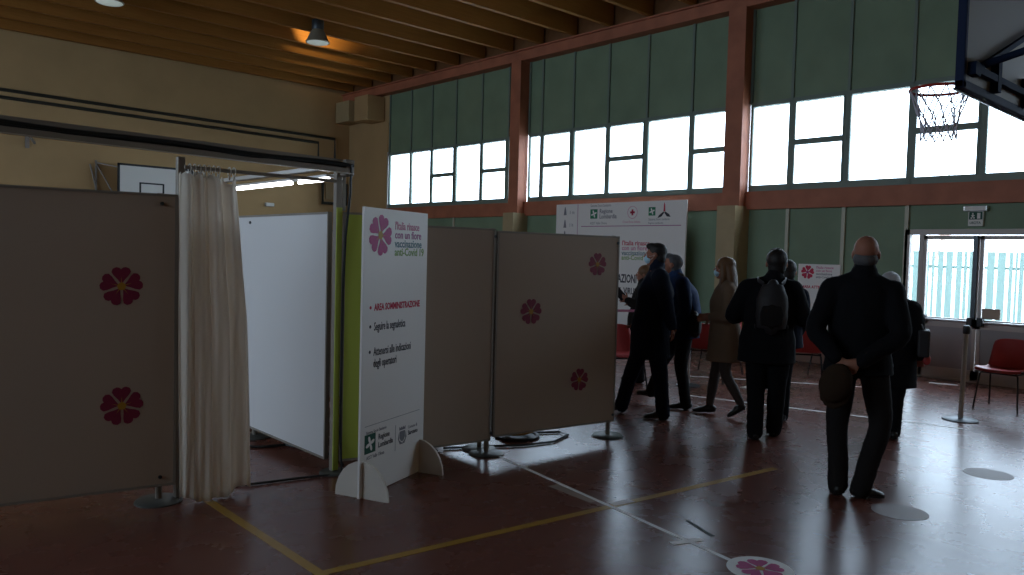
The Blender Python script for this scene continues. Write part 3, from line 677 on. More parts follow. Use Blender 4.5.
text('lettering', 'ANTI  VIRUS', .17, M['dark_txt'], bd, B(10.05, .90), R_, U_, .70, bold=.004)
# ================================================================ WALL POSTER
t = thing('wall_poster', 'white poster with a red flower on the green wall left of the door', 'poster', (XW-.03, 5.86, .55))
bd = part('poster_board', MB().box(XW-.03, XW-.012, 5.50, 6.19, .55, 1.575), M['sign'], t)
q0 = V((XW-.03, 6.19, .55))
flower(bd, q0+R_*.16+U_*.895, R_, U_, .11, 'red_txt', 'magenta', .1)
for i, (s, m) in enumerate((("l'Italia rinasce", 'pink_txt'), ('con un fiore', 'pink_txt'), ('vaccinazione', 'grey_txt'), ('anti-Covid 19', 'grey_txt'))):
    text('lettering', s, .055, M[m], bd, q0+R_*.30+U_*(.955-.05*i), R_, U_, .95, bold=.001)
text('heading', 'AREA ATTESA', .06, M['red_txt'], bd, q0+R_*.08+U_*.64, R_, U_, .95, bold=.002)
# exit sign and emergency light, notice
t = thing('emergency_light', 'pale emergency light housing above the glass doors', 'light', (XW-.04, 3.64, 2.40))
part('housing', MB().box(XW-.06, XW+.03, 3.50, 3.80, 2.365, 2.435), M['alu'], t, bevel=.008)
part('diffuser', MB().box(XW-.065, XW-.06, 3.52, 3.78, 2.375, 2.425), M['white_paint'], t)
t = thing('exit_sign', 'green and white exit pictogram sign under the emergency light', 'sign', (XW-.03, 3.64, 2.15))
o = part('sign_plate', MB().box(XW-.02, XW+.03, 3.555, 3.74, 2.16, 2.36), M['white_paint'], t)
mb = MB(); q0 = V((XW-.02, 3.74, 2.16)); rect2d(mb, q0, R_, U_, .01, .175, .09, .195); part('sign_field', mb, M['logo_green'], o)
mb = MB(); rect2d(mb, q0, R_, U_, .11, .15, .10, .18, .002); rect2d(mb, q0, R_, U_, .045, .065, .12, .16, .002); rect2d(mb, q0, R_, U_, .035, .08, .14, .15, .002); rect2d(mb, q0, R_, U_, .03, .05, .10, .12, .002); rect2d(mb, q0, R_, U_, .065, .08, .10, .125, .002)
mb.prism([q0+R_*(.055+.01*math.cos(k*PI/4))+U_*(.172+.01*math.sin(k*PI/4))-V((.001, 0, 0)) for k in range(8)], V((-.002, 0, 0))); part('running_figure', mb, M['white_paint'], o)
text('lettering', 'USCITA', .045, M['logo_green'], o, q0+R_*.02+U_*.03, R_, U_, .9, bold=.001)
single('paper_notice', MB().box(XW+.012, XW+.024, 3.30, 3.52, .885, 1.03), M['paper'], 'beige sheet of paper on the right door glass above the panic bar', 'paper', (XW+.018, 3.41, .885))
# ================================================================ FLOOR MARKS
def strip(name, p, q, w, m, label, cat, h=.0018):
    p, q = V((*p, 0)), V((*q, 0)); c = (p+q)/2; mb = MB(); mb.bar(p+V((0, 0, h/2)), q+V((0, 0, h/2)), w, h); return single(name, mb, M[m], label, cat, (c.x, c.y, 0))
strip('yellow_court_line', (1.915, 3.38), (1.935, 5.6), .055, 'tape_yellow', 'yellow court line running back from the corner to the curtain', 'line')
strip('yellow_court_line', (1.89, 3.42), (5.6, 3.01), .055, 'tape_yellow', 'yellow court line crossing the floor towards the walking people', 'line', .0022)
strip('white_floor_line', (4.13, 4.62), (3.66, 2.10), .028, 'tape_white', 'thin white tape line from the panel foot to the round sticker', 'line', .0028)
strip('floor_patch', (3.905, 3.76), (3.86, 3.33), .085, 'tape_brown', 'pale worn tape patch beside the white line', 'tape', .001)
strip('white_tape_mark', (3.90, 3.22), (4.07, 3.19), .06, 'tape_white', 'short white tape mark crossing where the yellow line passes', 'tape', .0034)
strip('white_tape_mark', (3.63, 2.56), (3.82, 2.49), .05, 'tape_white', 'short white tape mark crossing the line near the round sticker', 'tape', .0034)
strip('dark_scuff', (4.03, 2.73), (3.92, 2.48), .028, 'cable', 'short black scuff strip on the floor right of the white line', 'mark', .002)
strip('white_court_line', (7.75, 5.35), (8.5, 2.6), .05, 'tape_white', 'white court line crossing the floor behind the walking people', 'line')
strip('white_court_line', (9.0, 6.3), (10.4, 4.1), .05, 'tape_white', 'white court line in front of the far red chairs', 'line')
strip('white_tape_mark', (11.45, 3.95), (11.55, 3.62), .12, 'tape_white', 'short white tape mark on the floor before the glass doors', 'tape')
def sticker(x, y, r, label, petals, m='tape_white'):
    t = thing('floor_sticker', label, 'sticker', (x, y, 0)); part('disc', MB().lathe([(r, 0), (r, .0015), (.01, .0016)], (x, y, .0), 40), M[m], t)
    if petals:
        flower(t, V((x, y, .0022)), V((math.cos(YAW), -math.sin(YAW), 0)), V((math.sin(YAW), math.cos(YAW), 0)), r*.72, 'magenta', 'gold')
sticker(3.70, 2.05, .17, 'round white floor sticker with a magenta flower at the bottom edge', True)
sticker(5.28, 1.96, .17, 'round pale floor sticker just right of the bald man', False, 'tape_dull')
sticker(6.81, 1.89, .17, 'round pale floor sticker in the open floor furthest right', False, 'tape_dull')
single('paper_sheet', MB().box(8.78, 9.08, 5.0, 5.24, .002, .012), M['white_paint'], 'white sheet lying on the floor between the coat woman and rucksack wearer', 'paper', (8.93, 5.12, .002))
# ================================================================ STANCHION, TAPE
t = thing('stanchion', 'grey queue barrier post on a flat base near the door', 'barrier post', (8.96, 2.77, 0))
part('base', MB().lathe([(.17, 0), (.17, .010), (.14, .022), (.03, .028)], (8.96, 2.77, 0), 32), M['steel_dark'], t, True)
part('pole', MB().tube([(8.96, 2.77, .02), (9.0, 2.765, .92)], .024, 14), M['alu'], t, True)
part('belt_head', MB().lathe([(.03, .90), (.036, .91), (.036, .97), (.03, .985), (.01, .99)], (9.0, 2.765, 0), 20), M['steel_dark'], t, True)
def small_post(x, y, label):
    t = thing('stanchion', label, 'barrier post', (x, y, 0)); part('base', MB().lathe([(.15, 0), (.15, .010), (.12, .022), (.03, .028)], (x, y, 0), 24), M['steel_dark'], t, True)
    part('pole', MB().tube([(x, y, .02), (x, y, .98)], .02, 10), M['alu'], t, True)
small_post(7.05, 6.30, 'grey barrier post hidden behind the right partition panel'); small_post(8.35, 5.72, 'grey barrier post behind the blue jacket man')
single('barrier_tape', MB().bar((7.07, 6.29, .955), (8.33, 5.73, .945), .004, .03), M['pink_txt'], 'pink and white barrier tape stretched behind the walking man in navy', 'tape', (7.7, 6.0, .95))
# ================================================================ CHAIRS
def shell_mesh():
    """moulded seat and back in one sheet, local: seat front at -y"""
    prof = [(-.22, .425), (-.205, .448), (-.12, .45), (0, .435), (.12, .43), (.185, .445), (.215, .50), (.235, .60), (.255, .70), (.27, .765), (.275, .78)]
    vs = []; fs = []; NX = 12
    for j, (y, z) in enumerate(prof):
        wd = .235 if j < 6 else .235-.012*(j-5)
        for i in range(NX+1):
            u = -1+2*i/NX; x = u*wd
            if j <= 5: zz = z+.022*abs(u)**3; yy = y
            else: zz = z-.02*(abs(u)**4 if j > 8 else 0); yy = y-.045*abs(u)**2
            vs.append(V((x, yy, zz)))
    for j in range(len(prof)-1):
        for i in range(NX): a = j*(NX+1)+i; fs.append((a, a+1, a+NX+2, a+NX+1))
    mb = MB(); mb.add(vs, fs); return mb
def make_chair(label, loc, rz):
    t = thing('plastic_chair', label, 'chair', (0, 0, 0), 'red plastic chairs'); 
    s = part('seat_shell', shell_mesh(), M['chair_red'], t, True, local=True)
    md = s.modifiers.new('thickness', 'SOLIDIFY'); md.thickness = .008
    for x in (-.2, .2):
        part('front_leg', MB().tube([(x*.8, -.13, .422), (x*.95, -.17, .40), (x*1.12, -.23, 0)], .010, 8), M['black_metal'], t, True, local=True)
        part('rear_leg', MB().tube([(x*.8, .10, .418), (x*.95, .14, .395), (x*1.12, .24, 0)], .010, 8), M['black_metal'], t, True, local=True)
    mb = MB()
    for y in (-.15, .12): mb.tube([(-.18, y, .412), (.18, y, .412)], .010, 8)
    mb.tube([(-.17, -.15, .412), (-.17, .12, .412)], .009, 8); mb.tube([(.17, -.15, .412), (.17, .12, .412)], .009, 8)
    part('seat_frame', mb, M['black_metal'], t, True, local=True)
    t.location = loc; t.rotation_euler = (0, 0, rz); return t
def face(dx, dy): return math.atan2(dx, -dy)   # rotation so that local -y points along (dx, dy)
c0 = make_chair('red plastic chair by the glass doors, cut by the right edge', (10.08, 2.69, 0), face(-.95, .06))
dup(c0, (7.36, 5.98, 0), face(-.4, -.9), 'red plastic chair half hidden behind the edge of the right partition panel')
dup(c0, (8.88, 5.82, 0), face(.83, .55), 'red plastic chair between the blue jacket man and the coat woman')
dup(c0, (9.75, 6.15, 0), face(.5, .85), 'red plastic chair mostly hidden behind the woman in the tan coat')
dup(c0, (9.72, 4.87, 0), face(.88, .45), 'red plastic chair right beside the rucksack wearer, under the poster')
dup(c0, (10.75, 5.0, 0), face(-.75, .6), 'red plastic chair mostly hidden behind the bald man, below the poster')
# ================================================================ PEOPLE
def smooth_chain(pts, rads, n=5):
    """Catmull-Rom through joints, radii interpolated (pairs allowed)"""
    P = [V(p) for p in pts]; Rr = [r if isinstance(r, tuple) else (r, r) for r in rads]; out = []; ro = []
    for i in range(len(P)-1):
        a = P[max(i-1, 0)]; b = P[i]; c = P[i+1]; d_ = P[min(i+2, len(P)-1)]
        for k in range(n):
            t = k/n; out.append(.5*((2*b)+(c-a)*t+(2*a-5*b+4*c-d_)*t*t+(3*b-a-3*c+d_)*t**3))
            ro.append(tuple(Rr[i][j]*(1-t)+Rr[i+1][j]*t for j in (0, 1)))
    out.append(P[-1]); ro.append(Rr[-1]); return out, ro
def limb(mb, pts, rads, ref=(0, 0, 1), seg=14, ends=True):
    p, r = smooth_chain(pts, rads); mb.tube(p, r, seg, ref)
    if ends:
        for q, rr in ((p[0], r[0]), (p[-1], r[-1])): mb.ell(q, min(rr)*.98, min(rr)*.98, min(rr)*.98, seg=10, rings=6)
def fuse(name, mb, m, parent, voxel=.01, wr=0.0, sm=2, seed=0, cut=None):
    """join overlapping closed shells into ONE continuous skin"""
    off = rootloc(parent)
    me = bpy.data.meshes.new(name); me.from_pydata([v-off for v in mb.v], [], mb.f)
    bm = bmesh.new(); bm.from_mesh(me); bmesh.ops.recalc_face_normals(bm, faces=bm.faces); bm.to_mesh(me); bm.free()
    tmp = bpy.data.objects.new('body', me); C.objects.link(tmp)
    rm = tmp.modifiers.new('r', 'REMESH'); rm.mode = 'VOXEL'; rm.voxel_size = voxel; rm.use_smooth_shade = True
    if sm: s_ = tmp.modifiers.new('s', 'SMOOTH'); s_.factor = .5; s_.iterations = sm
    m2 = bpy.data.meshes.new_from_object(tmp.evaluated_get(bpy.context.evaluated_depsgraph_get()))
    bpy.data.objects.remove(tmp); bpy.data.meshes.remove(me)
    if wr:
        nn_ = [v.normal.copy() for v in m2.vertices]
        for v, q in zip(m2.vertices, nn_):
            p = v.co*1.0+V((seed, 0, 0)); f = noise.noise(V((p.x*9, p.y*9, p.z*5)))*.7+noise.noise(p*22)*.3
            v.co += q*f*wr
    m2.name = name
    return emit(name, m2, m, parent, True)

class Fig:
    """a figure laid out around its ground point: u to the viewer's right, w away from the viewer, z up"""
    def __init__(s, g, label, name='person'):
        s.g = V((g[0], g[1], 0)); s.w = V((g[0], g[1], 0)).normalized(); s.u = V((s.w.y, -s.w.x, 0)); s.t = thing(name, label, 'person', s.g)
    def p(s, u, w, z): return s.g+s.u*u+s.w*w+V((0, 0, z))
    def d(s, ang): a = math.radians(ang); return s.u*math.cos(a)+s.w*math.sin(a)   # heading: 0 = viewer's right, 90 = away, 180 = left

def hand(mb, wrist, dirv, palm_n, curl=.5, side=1, sc=1.0):
    """palm with four unequal bent fingers and a thumb leaving the side of the palm"""
    dv = V(dirv).normalized(); n = V(palm_n); n = (n-dv*n.dot(dv)).normalized(); sd = dv.cross(n)*side
    w0 = V(wrist); kn = w0+dv*.085*sc
    pts = [w0-dv*.02*sc, w0+dv*.025*sc, w0+dv*.06*sc, kn]
    mb.tube(pts, [(.026*sc, .020*sc), (.034*sc, .017*sc), (.040*sc, .015*sc), (.038*sc, .012*sc)], 12, n)
    for i, (o, L) in enumerate(((-.029, .072), (-.010, .082), (.010, .076), (.028, .060))):
        a = kn-dv*.008*sc+sd*o*sc; pp = [a]; c = 0; q = a
        for f_ in (.45, .31, .24):
            c += curl*(1.0 if f_ != .45 else .8); dd = dv*math.cos(c)+n*math.sin(c); q = q+dd*L*f_*sc+sd*o*.12*f_*sc; pp.append(q)
        mb.tube(pp, [.0095*sc, .009*sc, .008*sc, .0065*sc], 8, sd); mb.ell(pp[-1], .0065*sc, .0065*sc, .0065*sc, seg=8, rings=6)
    b = w0+dv*.025*sc-sd*.028*sc; t1 = b+(dv*.6-sd*.8+n*.25).normalized()*.038*sc; t2 = t1+(dv*.85-sd*.25+n*.5).normalized()*.030*sc
    mb.tube([b, t1, t2], [.013*sc, .0105*sc, .008*sc], 8, n); mb.ell(t2, .008*sc, .008*sc, .008*sc, seg=8, rings=6)
def head(f, c, face, tilt=0.0, sc=1.0, mb=None):
    """skull, jaw, nose, lips, ears; c centre of head, face = horizontal facing"""
    fd = V(face).normalized(); up = V((0, 0, 1)); up = (up*math.cos(tilt)-fd*math.sin(tilt)*-1).normalized() if tilt else up
    fd = (fd-up*fd.dot(up)).normalized(); rt = fd.cross(up); c = V(c); ax = (rt, fd, up); k = sc
    mb.ell(c+up*.03*k-fd*.012*k, .076*k, .093*k, .088*k, ax, 24, 16)
    mb.ell(c+fd*.030*k-up*.03*k, .060*k, .062*k, .082*k, ax, 20, 14); mb.ell(c+fd*.058*k-up*.090*k, .030*k, .028*k, .022*k, ax, 14, 10)
    mb.ell(c+fd*.072*k+up*.024*k, .055*k, .018*k, .010*k, ax, 14, 8)
    mb.tube([c+fd*.088*k+up*.018*k, c+fd*.104*k-up*.012*k, c+fd*.112*k-up*.026*k], [(.008*k, .008*k), (.011*k, .010*k), (.015*k, .012*k)], 10, rt)
    mb.ell(c+fd*.090*k-up*.054*k, .024*k, .010*k, .0055*k, ax, 12, 8); mb.ell(c+fd*.088*k-up*.064*k, .021*k, .010*k, .006*k, ax, 12, 8)
    for s_ in (-1, 1):
        mb.ell(c+rt*s_*.079*k-up*.008*k-fd*.008*k, .009*k, .019*k, .031*k, ax, 12, 8); mb.ell(c+rt*s_*.045*k+fd*.062*k-up*.02*k, .022*k, .018*k, .018*k, ax, 12, 8)
        mb.ell(c+rt*s_*.030*k+fd*.078*k+up*.008*k, .016*k, .010*k, .010*k, ax, 10, 8)
    return ax
def eyes(f, c, ax, k=1.0):
    rt, fd, up = ax
    for s_ in (-1, 1):
        e = V(c)+rt*s_*.030*k+fd*.084*k+up*.006*k; mb = MB(); mb.ell(e, .0115*k, .008*k, .0075*k, ax, 12, 8); o = part('eye', mb, M['eye_white'], f.t, True)
        mb = MB(); mb.ell(e+fd*.0062*k, .005*k, .003*k, .005*k, ax, 10, 6); part('iris', mb, M['hair_dark'], o, True)
def shoe(f, ankle, toe, label=None, w=.045):
    a, t = V(ankle), V(toe); d = (t-a); dh = V((d.x, d.y, 0)); dh = dh.normalized(); L = V((d.x, d.y, d.z)); Ld = L.normalized(); sd = V((0, 0, 1)).cross(dh).normalized(); up = sd.cross(Ld); 
    if up.z < 0: up = -up
    mb = MB(); h0 = a-Ld*.055; n = L.length+.055
    prof = ((0, .032, .034), (.15, .038, .044), (.32, .038, .040), (.55, .042, .030), (.78, .046, .024), (.93, .038, .018), (1.0, .02, .012))
    pts = [h0+Ld*n*q+up*(hh) for q, ww, hh in prof]
    mb.tube(pts, [(ww*w/.045, hh) for q, ww, hh in prof], 14, sd.cross(Ld)); mb.ell(h0+up*.034+Ld*.01, .03, .03, .03, seg=10, rings=8)
    mb.tube([a+up*.02, a+up*.075], [.042, .040], 12, Ld)
    o = fuse('shoe', mb, M['shoe'], f.t, .008, 0, 2)
    mb = MB(); sp = [h0+Ld*n*q-up*.0+sd*0 for q in (.0, .2, .5, .8, .98)]
    lft = [h0+Ld*n*q+sd*ww*w/.045+up*.004 for q, ww in ((0, .028), (.2, .036), (.5, .038), (.78, .047), (.95, .034), (1.0, .016))]; rgt = [h0+Ld*n*q-sd*ww*w/.045+up*.004 for q, ww in ((0, .028), (.2, .036), (.5, .038), (.78, .047), (.95, .034), (1.0, .016))]
    mb.prism(lft+rgt[::-1], up*.014-up*.004); part('sole', mb, M['black_metal'], o)
    return o

def person(g, label, J, look, skin='skin', hair=None, coat='cloth_black', trousers='cloth_black', top=1.0, vox=.012, extra=None, sh=1.0, face_ang=90, body_ang=90, coat_r=None, leg_r=1.0, head_sc=1.0, collar=True, coat_end=None, tights=None, arm_r=1.0, mask=False, tilt=0, hands=None, wrk=.010):
    """J: joints in (u,w,z): head, neck, chest, waist, hip, shL, elL, wrL, shR, elR, wrR, hipL, knL, anL, toL, hipR, ..."""
    f = Fig(g, label); P = {k: f.p(*v) for k, v in J.items()}; fdir = f.d(face_ang); bdir = f.d(body_ang); U = V((0, 0, 1))
    # body : one skin
    mb = MB(); ax = head(f, P['head'], fdir, tilt, head_sc, mb)
    limb(mb, [P['neck']-U*.03, P['neck']+(P['head']-P['neck'])*.35, P['head']-U*.05-fdir*.02], [.060, .052, .052], fdir)
    tr = [(.145, .10), (.135, .095), (.165, .115), (.15, .10), (.075, .07)]
    limb(mb, [P['hip'], P['waist'], P['chest'], P['neck']-U*.09, P['neck']], tr, bdir, 18, False)
    for s_ in 'LR':
        limb(mb, [P['sh'+s_], P['el'+s_], P['wr'+s_]], [.046, .036, .025], bdir); limb(mb, [P['sh'+s_], P['neck']-U*.07], [.05, .06], bdir)
        limb(mb, [P['hip'+s_], P['kn'+s_], P['an'+s_]], [.075, .05, .034], bdir); limb(mb, [P['hip'+s_]+U*.02, P['hip']], [.075, .09], bdir)
        limb(mb, [P['an'+s_]-U*.01, (P['an'+s_]-U*.02).lerp(P['to'+s_]+U*.02, .6)], [.026, .015], U)
        a = P['wr'+s_]; fo = (P['wr'+s_]-P['el'+s_]); h = (hands or {}).get(s_, {})
        hd = V(h['dir']) if 'dir' in h else fo; hd = f.u*hd.x+f.w*hd.y+U*hd.z if 'dir' in h else hd
        pn = h.get('n', (0, 0, 0)); pn = f.u*pn[0]+f.w*pn[1]+U*pn[2] if 'n' in h else bdir*.9-U*.1
        hand(mb, a, hd, pn, h.get('curl', .45), 1 if s_ == 'L' else -1)
    fuse('body', mb, M[skin], f.t, .008 if vox > .009 else .0065, 0, 1)
    eyes(f, P['head'], ax, head_sc)
    # trousers
    mb = MB(); lr = leg_r
    for s_ in 'LR':
        an = P['an'+s_]; kn = P['kn'+s_]; hp = P['hip'+s_]
        m1 = hp.lerp(kn, .5); m2 = kn.lerp(an, .5)
        if tights: limb(mb, [hp, m1, kn, m2, an], [.085, .072, .056, .052, .038], bdir)
        else: limb(mb, [hp, m1, kn, m2, an-U*.03], [.098*lr, .090*lr, .074*lr, .068*lr, .064*lr], bdir)
        limb(mb, [hp+U*.02, P['hip']], [.09, .11], bdir)
    fuse('tights' if tights else 'trousers', mb, M[tights or trousers], f.t, vox, 0 if tights else wrk, 2, 3)
    # coat
    ce = coat_end or J['hip'][2]-.08; mb = MB(); cr_ = coat_r or {}
    low = P['hip'].copy(); cpts = [P['neck']-U*.02, P['neck']-U*.08, P['chest'], P['waist'], P['hip']]
    rd = [cr_.get('neck', (.085, .080)), (.165*sh, .115), cr_.get('chest', (.195*sh, .145)), cr_.get('waist', (.180*sh, .135)), cr_.get('hip', (.200*sh, .150))]
    if ce < J['hip'][2]-.05:
        q = P['hip'].copy(); q.z = ce; q += f.u*cr_.get('du', 0)+f.w*cr_.get('dw', 0); cpts.append(q); rd.append(cr_.get('hem', (.215*sh, .165)))
    p_, r_ = smooth_chain(cpts, rd, 5); mb.tube(p_, r_, 24, bdir)
    for s_ in 'LR':
        limb(mb, [P['neck']-U*.07, P['sh'+s_]], [(.09, .085), .080*arm_r], bdir)
        e = P['el'+s_]; w_ = P['wr'+s_]; limb(mb, [P['sh'+s_], P['sh'+s_].lerp(e, .5), e, e.lerp(w_, .5), w_-(w_-e)*.06], [.080*arm_r, .074*arm_r, .066*arm_r, .058*arm_r, .050*arm_r], bdir)
    if collar:
        limb(mb, [P['neck']-U*.10, P['neck']-U*.03, P['neck']+(P['head']-P['neck'])*.34-fdir*.012], [(.125, .10), (.098, .088), (.078, .076)], bdir)
        for s_ in 'LR': limb(mb, [P['neck']-U*.01, (P['neck']-U*.035).lerp(P['sh'+s_], .5)+U*.012, P['sh'+s_]+U*.005], [.062, .066, .066], bdir)
    fuse('coat', mb, M[coat], f.t, vox, wrk, 2, 1)
    for s_ in 'LR': shoe(f, P['an'+s_]-U*0.0+V((0, 0, -.0)) - V((0, 0, J['an'+s_][2]-J['to'+s_][2]))*0, P['to'+s_]) if False else shoe(f, f.p(J['an'+s_][0], J['an'+s_][1], max(.002, J['an'+s_][2]-.075)), P['to'+s_])
    c = P['head']; rt, fd, up = ax; k = head_sc
    if hair:
        mb = MB(); kind, hm = hair
        if kind == 'short':
            mb.ell(c+up*.040*k-fd*.022*k, .084*k, .096*k, .084*k, ax, 24, 14); mb.ell(c-up*.02*k-fd*.050*k, .072*k, .058*k, .075*k, ax, 20, 12)
            mb.ell(c+up*.085*k+fd*.035*k, .060*k, .058*k, .035*k, ax, 18, 10)
        elif kind == 'fringe':   # ring of short hair below a bald crown
            mb.ell(c-up*.035*k-fd*.030*k, .0765*k, .070*k, .058*k, ax, 24, 12)
        elif kind == 'bob':
            mb.ell(c+up*.036*k-fd*.020*k, .094*k, .104*k, .092*k, ax, 24, 14); mb.ell(c-up*.045*k-fd*.045*k, .090*k, .070*k, .085*k, ax, 20, 12)
        elif kind == 'long':
            mb.ell(c+up*.040*k-fd*.018*k, .090*k, .102*k, .088*k, ax, 24, 14)
            limb(mb, [c+up*.02-fd*.05, c-up*.09-fd*.075, c-up*.19-fd*.085, c-up*.29-fd*.06], [(.088, .06), (.092, .055), (.095, .048), (.06, .025)], fd, 18)
            for s_ in (-1, 1): limb(mb, [c+up*.03+rt*s_*.06, c-up*.09+rt*s_*.078-fd*.01, c-up*.2+rt*s_*.07+fd*.01], [.034, .032, .018], fd)
        fuse('hair', mb, M[hm], f.t, .009, .006, 1, 5)
    if mask:
        mb = MB(); mb.ell(c+fd*.058*k-up*.045*k, .060*k, .054*k, .050*k, ax, 20, 12); o = fuse('face_mask', mb, M['mask'], f.t, .008, 0, 1)
        mb = MB()
        for s_ in (-1, 1):
            for z in (-.02, -.065): mb.tube([c+rt*s_*.052*k+fd*.072*k+up*z, c+rt*s_*.082*k+fd*.02*k+up*(z*.6), c+rt*s_*.086*k-fd*.008*k], .0016, 5)
        part('ear_loop', mb, M['white_paint'], o)
    return f, P, ax

# --- bald man in front, seen from behind, hands clasped behind his back holding a cap
J = dict(head=(.02, 0, 1.668), neck=(.012, .0, 1.525), chest=(.0, .0, 1.27), waist=(-.005, 0, 1.08), hip=(.0, .0, .93),
  shL=(-.185, 0, 1.425), elL=(-.275, -.12, 1.15), wrL=(-.135, -.235, .965), shR=(.195, 0, 1.42), elR=(.245, -.13, 1.13), wrR=(.01, -.245, .955),
  hipL=(-.095, 0, .90), knL=(-.115, .02, .50), anL=(-.095, 0, .085), toL=(-.115, .17, .008), hipR=(.10, 0, .90), knR=(.155, .03, .50), anR=(.05, -.01, .085), toR=(.20, .04, .008))
hd = {'L': dict(dir=(.75, -.15, -.45), n=(0, 1, -.2), curl=.5), 'R': dict(dir=(-.85, -.1, -.3), n=(0, 1, 0), curl=.5)}
f, P, ax = person((5.373, 2.311), 'bald man in a dark jacket seen from behind, cap held behind his back', J, None, hair=('fringe', 'hair_grey'), coat='cloth_black', trousers='cloth_char', coat_end=.855, vox=.010, hands=hd, face_ang=86, head_sc=1.04, sh=1.08, leg_r=1.02, coat_r=dict(hip=(.215, .15), hem=(.225, .165)))
mb = MB(); cc = f.p(-.13, -.30, .815)
A1 = (f.u*.95-V((0, 0, .3))).normalized(); A2 = (V((0, 0, 1))*.95+f.u*.3).normalized(); A3 = -f.w
mb.ell(cc, .100, .135, .055, (A1, A2, A3), 20, 12); mb.ell(cc+A1*.02-A2*.05-A3*.03, .10, .13, .018, (A1, A2, A3), 20, 10)
o = fuse('flat_cap', mb, M['cloth_brown'], None, .009, .006, 1, 2); o.data.transform(Matrix.Translation(-cc)); o.location = cc; tag(o, 'brown cap held behind the back of the bald man', 'cap')
# --- older woman beyond him
J = dict(head=(-.055, 0, 1.415), neck=(-.05, 0, 1.29), chest=(-.01, .02, 1.08), waist=(0, .02, .92), hip=(0, .02, .80),
  shL=(-.17, .02, 1.20), elL=(-.20, .03, .95), wrL=(-.16, .16, .78), shR=(.14, .02, 1.20), elR=(.19, .0, .96), wrR=(.21, .10, .76),
  hipL=(-.075, 0, .77), knL=(-.08, .02, .42), anL=(-.07, .02, .08), toL=(-.08, .18, .008), hipR=(.075, 0, .77), knR=(.045, -.02, .42), anR=(.03, -.04, .085), toR=(.03, .13, .008))
f, P, ax = person((7.466, 2.887), 'short grey haired woman in a dark coat beyond the bald man, carrying a bag', J, None, hair=('bob', 'hair_white'), coat='cloth_black', trousers='cloth_black', coat_end=.48, vox=.012, face_ang=80, coat_r=dict(hip=(.19, .15), hem=(.20, .155)), head_sc=.95, leg_r=.85)
t = thing('handbag', 'black handbag on the right arm of the short grey haired woman', 'bag', f.p(.235, .02, .76))
mb = MB(); mb.obox(f.p(.235, .0, .90), f.u*.05, f.w*.15, V((0, 0, .12))); o = part('bag_body', mb, M['bag'], t, False, bevel=.02)
mb = MB(); mb.tube([f.p(.235, -.10, 1.0), f.p(.215, -.08, 1.06), f.p(.205, 0, 1.08), f.p(.215, .08, 1.06), f.p(.235, .10, 1.0)], .008, 8); part('bag_handle', mb, M['bag'], t, True)
mb = MB(); mb.ell(f.p(.27, .08, .74), .035, .02, .05, (f.u, f.w, V((0, 0, 1)))); o = part('folded_scarf', mb, M['chair_red'], None, True); o.data.transform(Matrix.Translation(-f.p(.27, .08, .69))); o.location = f.p(.27, .08, .69); tag(o, 'small red cloth hanging below the black handbag', 'scarf')
# --- person with rucksack
J = dict(head=(.055, .06, 1.585), neck=(.04, .02, 1.45), chest=(.02, .0, 1.22), waist=(.005, 0, 1.03), hip=(.0, .0, .90),
  shL=(-.18, .02, 1.355), elL=(-.295, .02, 1.10), wrL=(-.18, .24, 1.10), shR=(.20, .02, 1.355), elR=(.30, .0, 1.10), wrR=(.20, .22, 1.12),
  hipL=(-.085, 0, .86), knL=(-.08, .02, .48), anL=(-.075, .0, .085), toL=(-.11, .17, .008), hipR=(.095, 0, .86), knR=(.10, .06, .48), anR=(.085, .22, .085), toR=(.085, .39, .008))
f, P, ax = person((6.408, 3.572), 'person in a black padded jacket with a dark rucksack, seen from behind', J, None, hair=('short', 'hair_dark'), coat='cloth_black', trousers='cloth_black', coat_end=.70, vox=.012, face_ang=95, sh=1.2, arm_r=1.12, leg_r=1.12, coat_r=dict(hip=(.24, .17), hem=(.25, .18)), tilt=-.25, head_sc=1.08)
def V3(u, w, z): return f.p(u, w, z)
t = thing('rucksack', 'dark rucksack on the back of the person in black padded jacket', 'bag', V3(.03, -.2, 1.0))
mb = MB(); limb(mb, [V3(.03, -.21, 1.02), V3(.03, -.22, 1.12), V3(.03, -.21, 1.28), V3(.03, -.19, 1.40)], [(.12, .06), (.135, .08), (.13, .075), (.085, .05)], f.w, 20)
o = fuse('bag_body', mb, M['bag'], t, .012, .005, 1, 4)
mb = MB(); limb(mb, [V3(.03, -.28, 1.05), V3(.03, -.295, 1.15), V3(.03, -.28, 1.22)], [(.09, .03), (.10, .035), (.08, .02)], f.w, 16); fuse('front_pocket', mb, M['cloth_char'], t, .012, 0, 1)
for s_ in (-1, 1):
    mb = MB(); pts = [V3(.03+s_*.07, -.18, 1.40), V3(.02+s_*.11, -.09, 1.43), V3(.02+s_*.12, .02, 1.435), V3(.02+s_*.14, .15, 1.3), V3(.02+s_*.17, .10, 1.1), V3(.03+s_*.13, -.15, 1.02)]
    p_, r_ = smooth_chain(pts, [(.022, .006)]*6, 5); mb.tube(p_, r_, 8, f.u); part('shoulder_strap', mb, M['bag'], t, True)
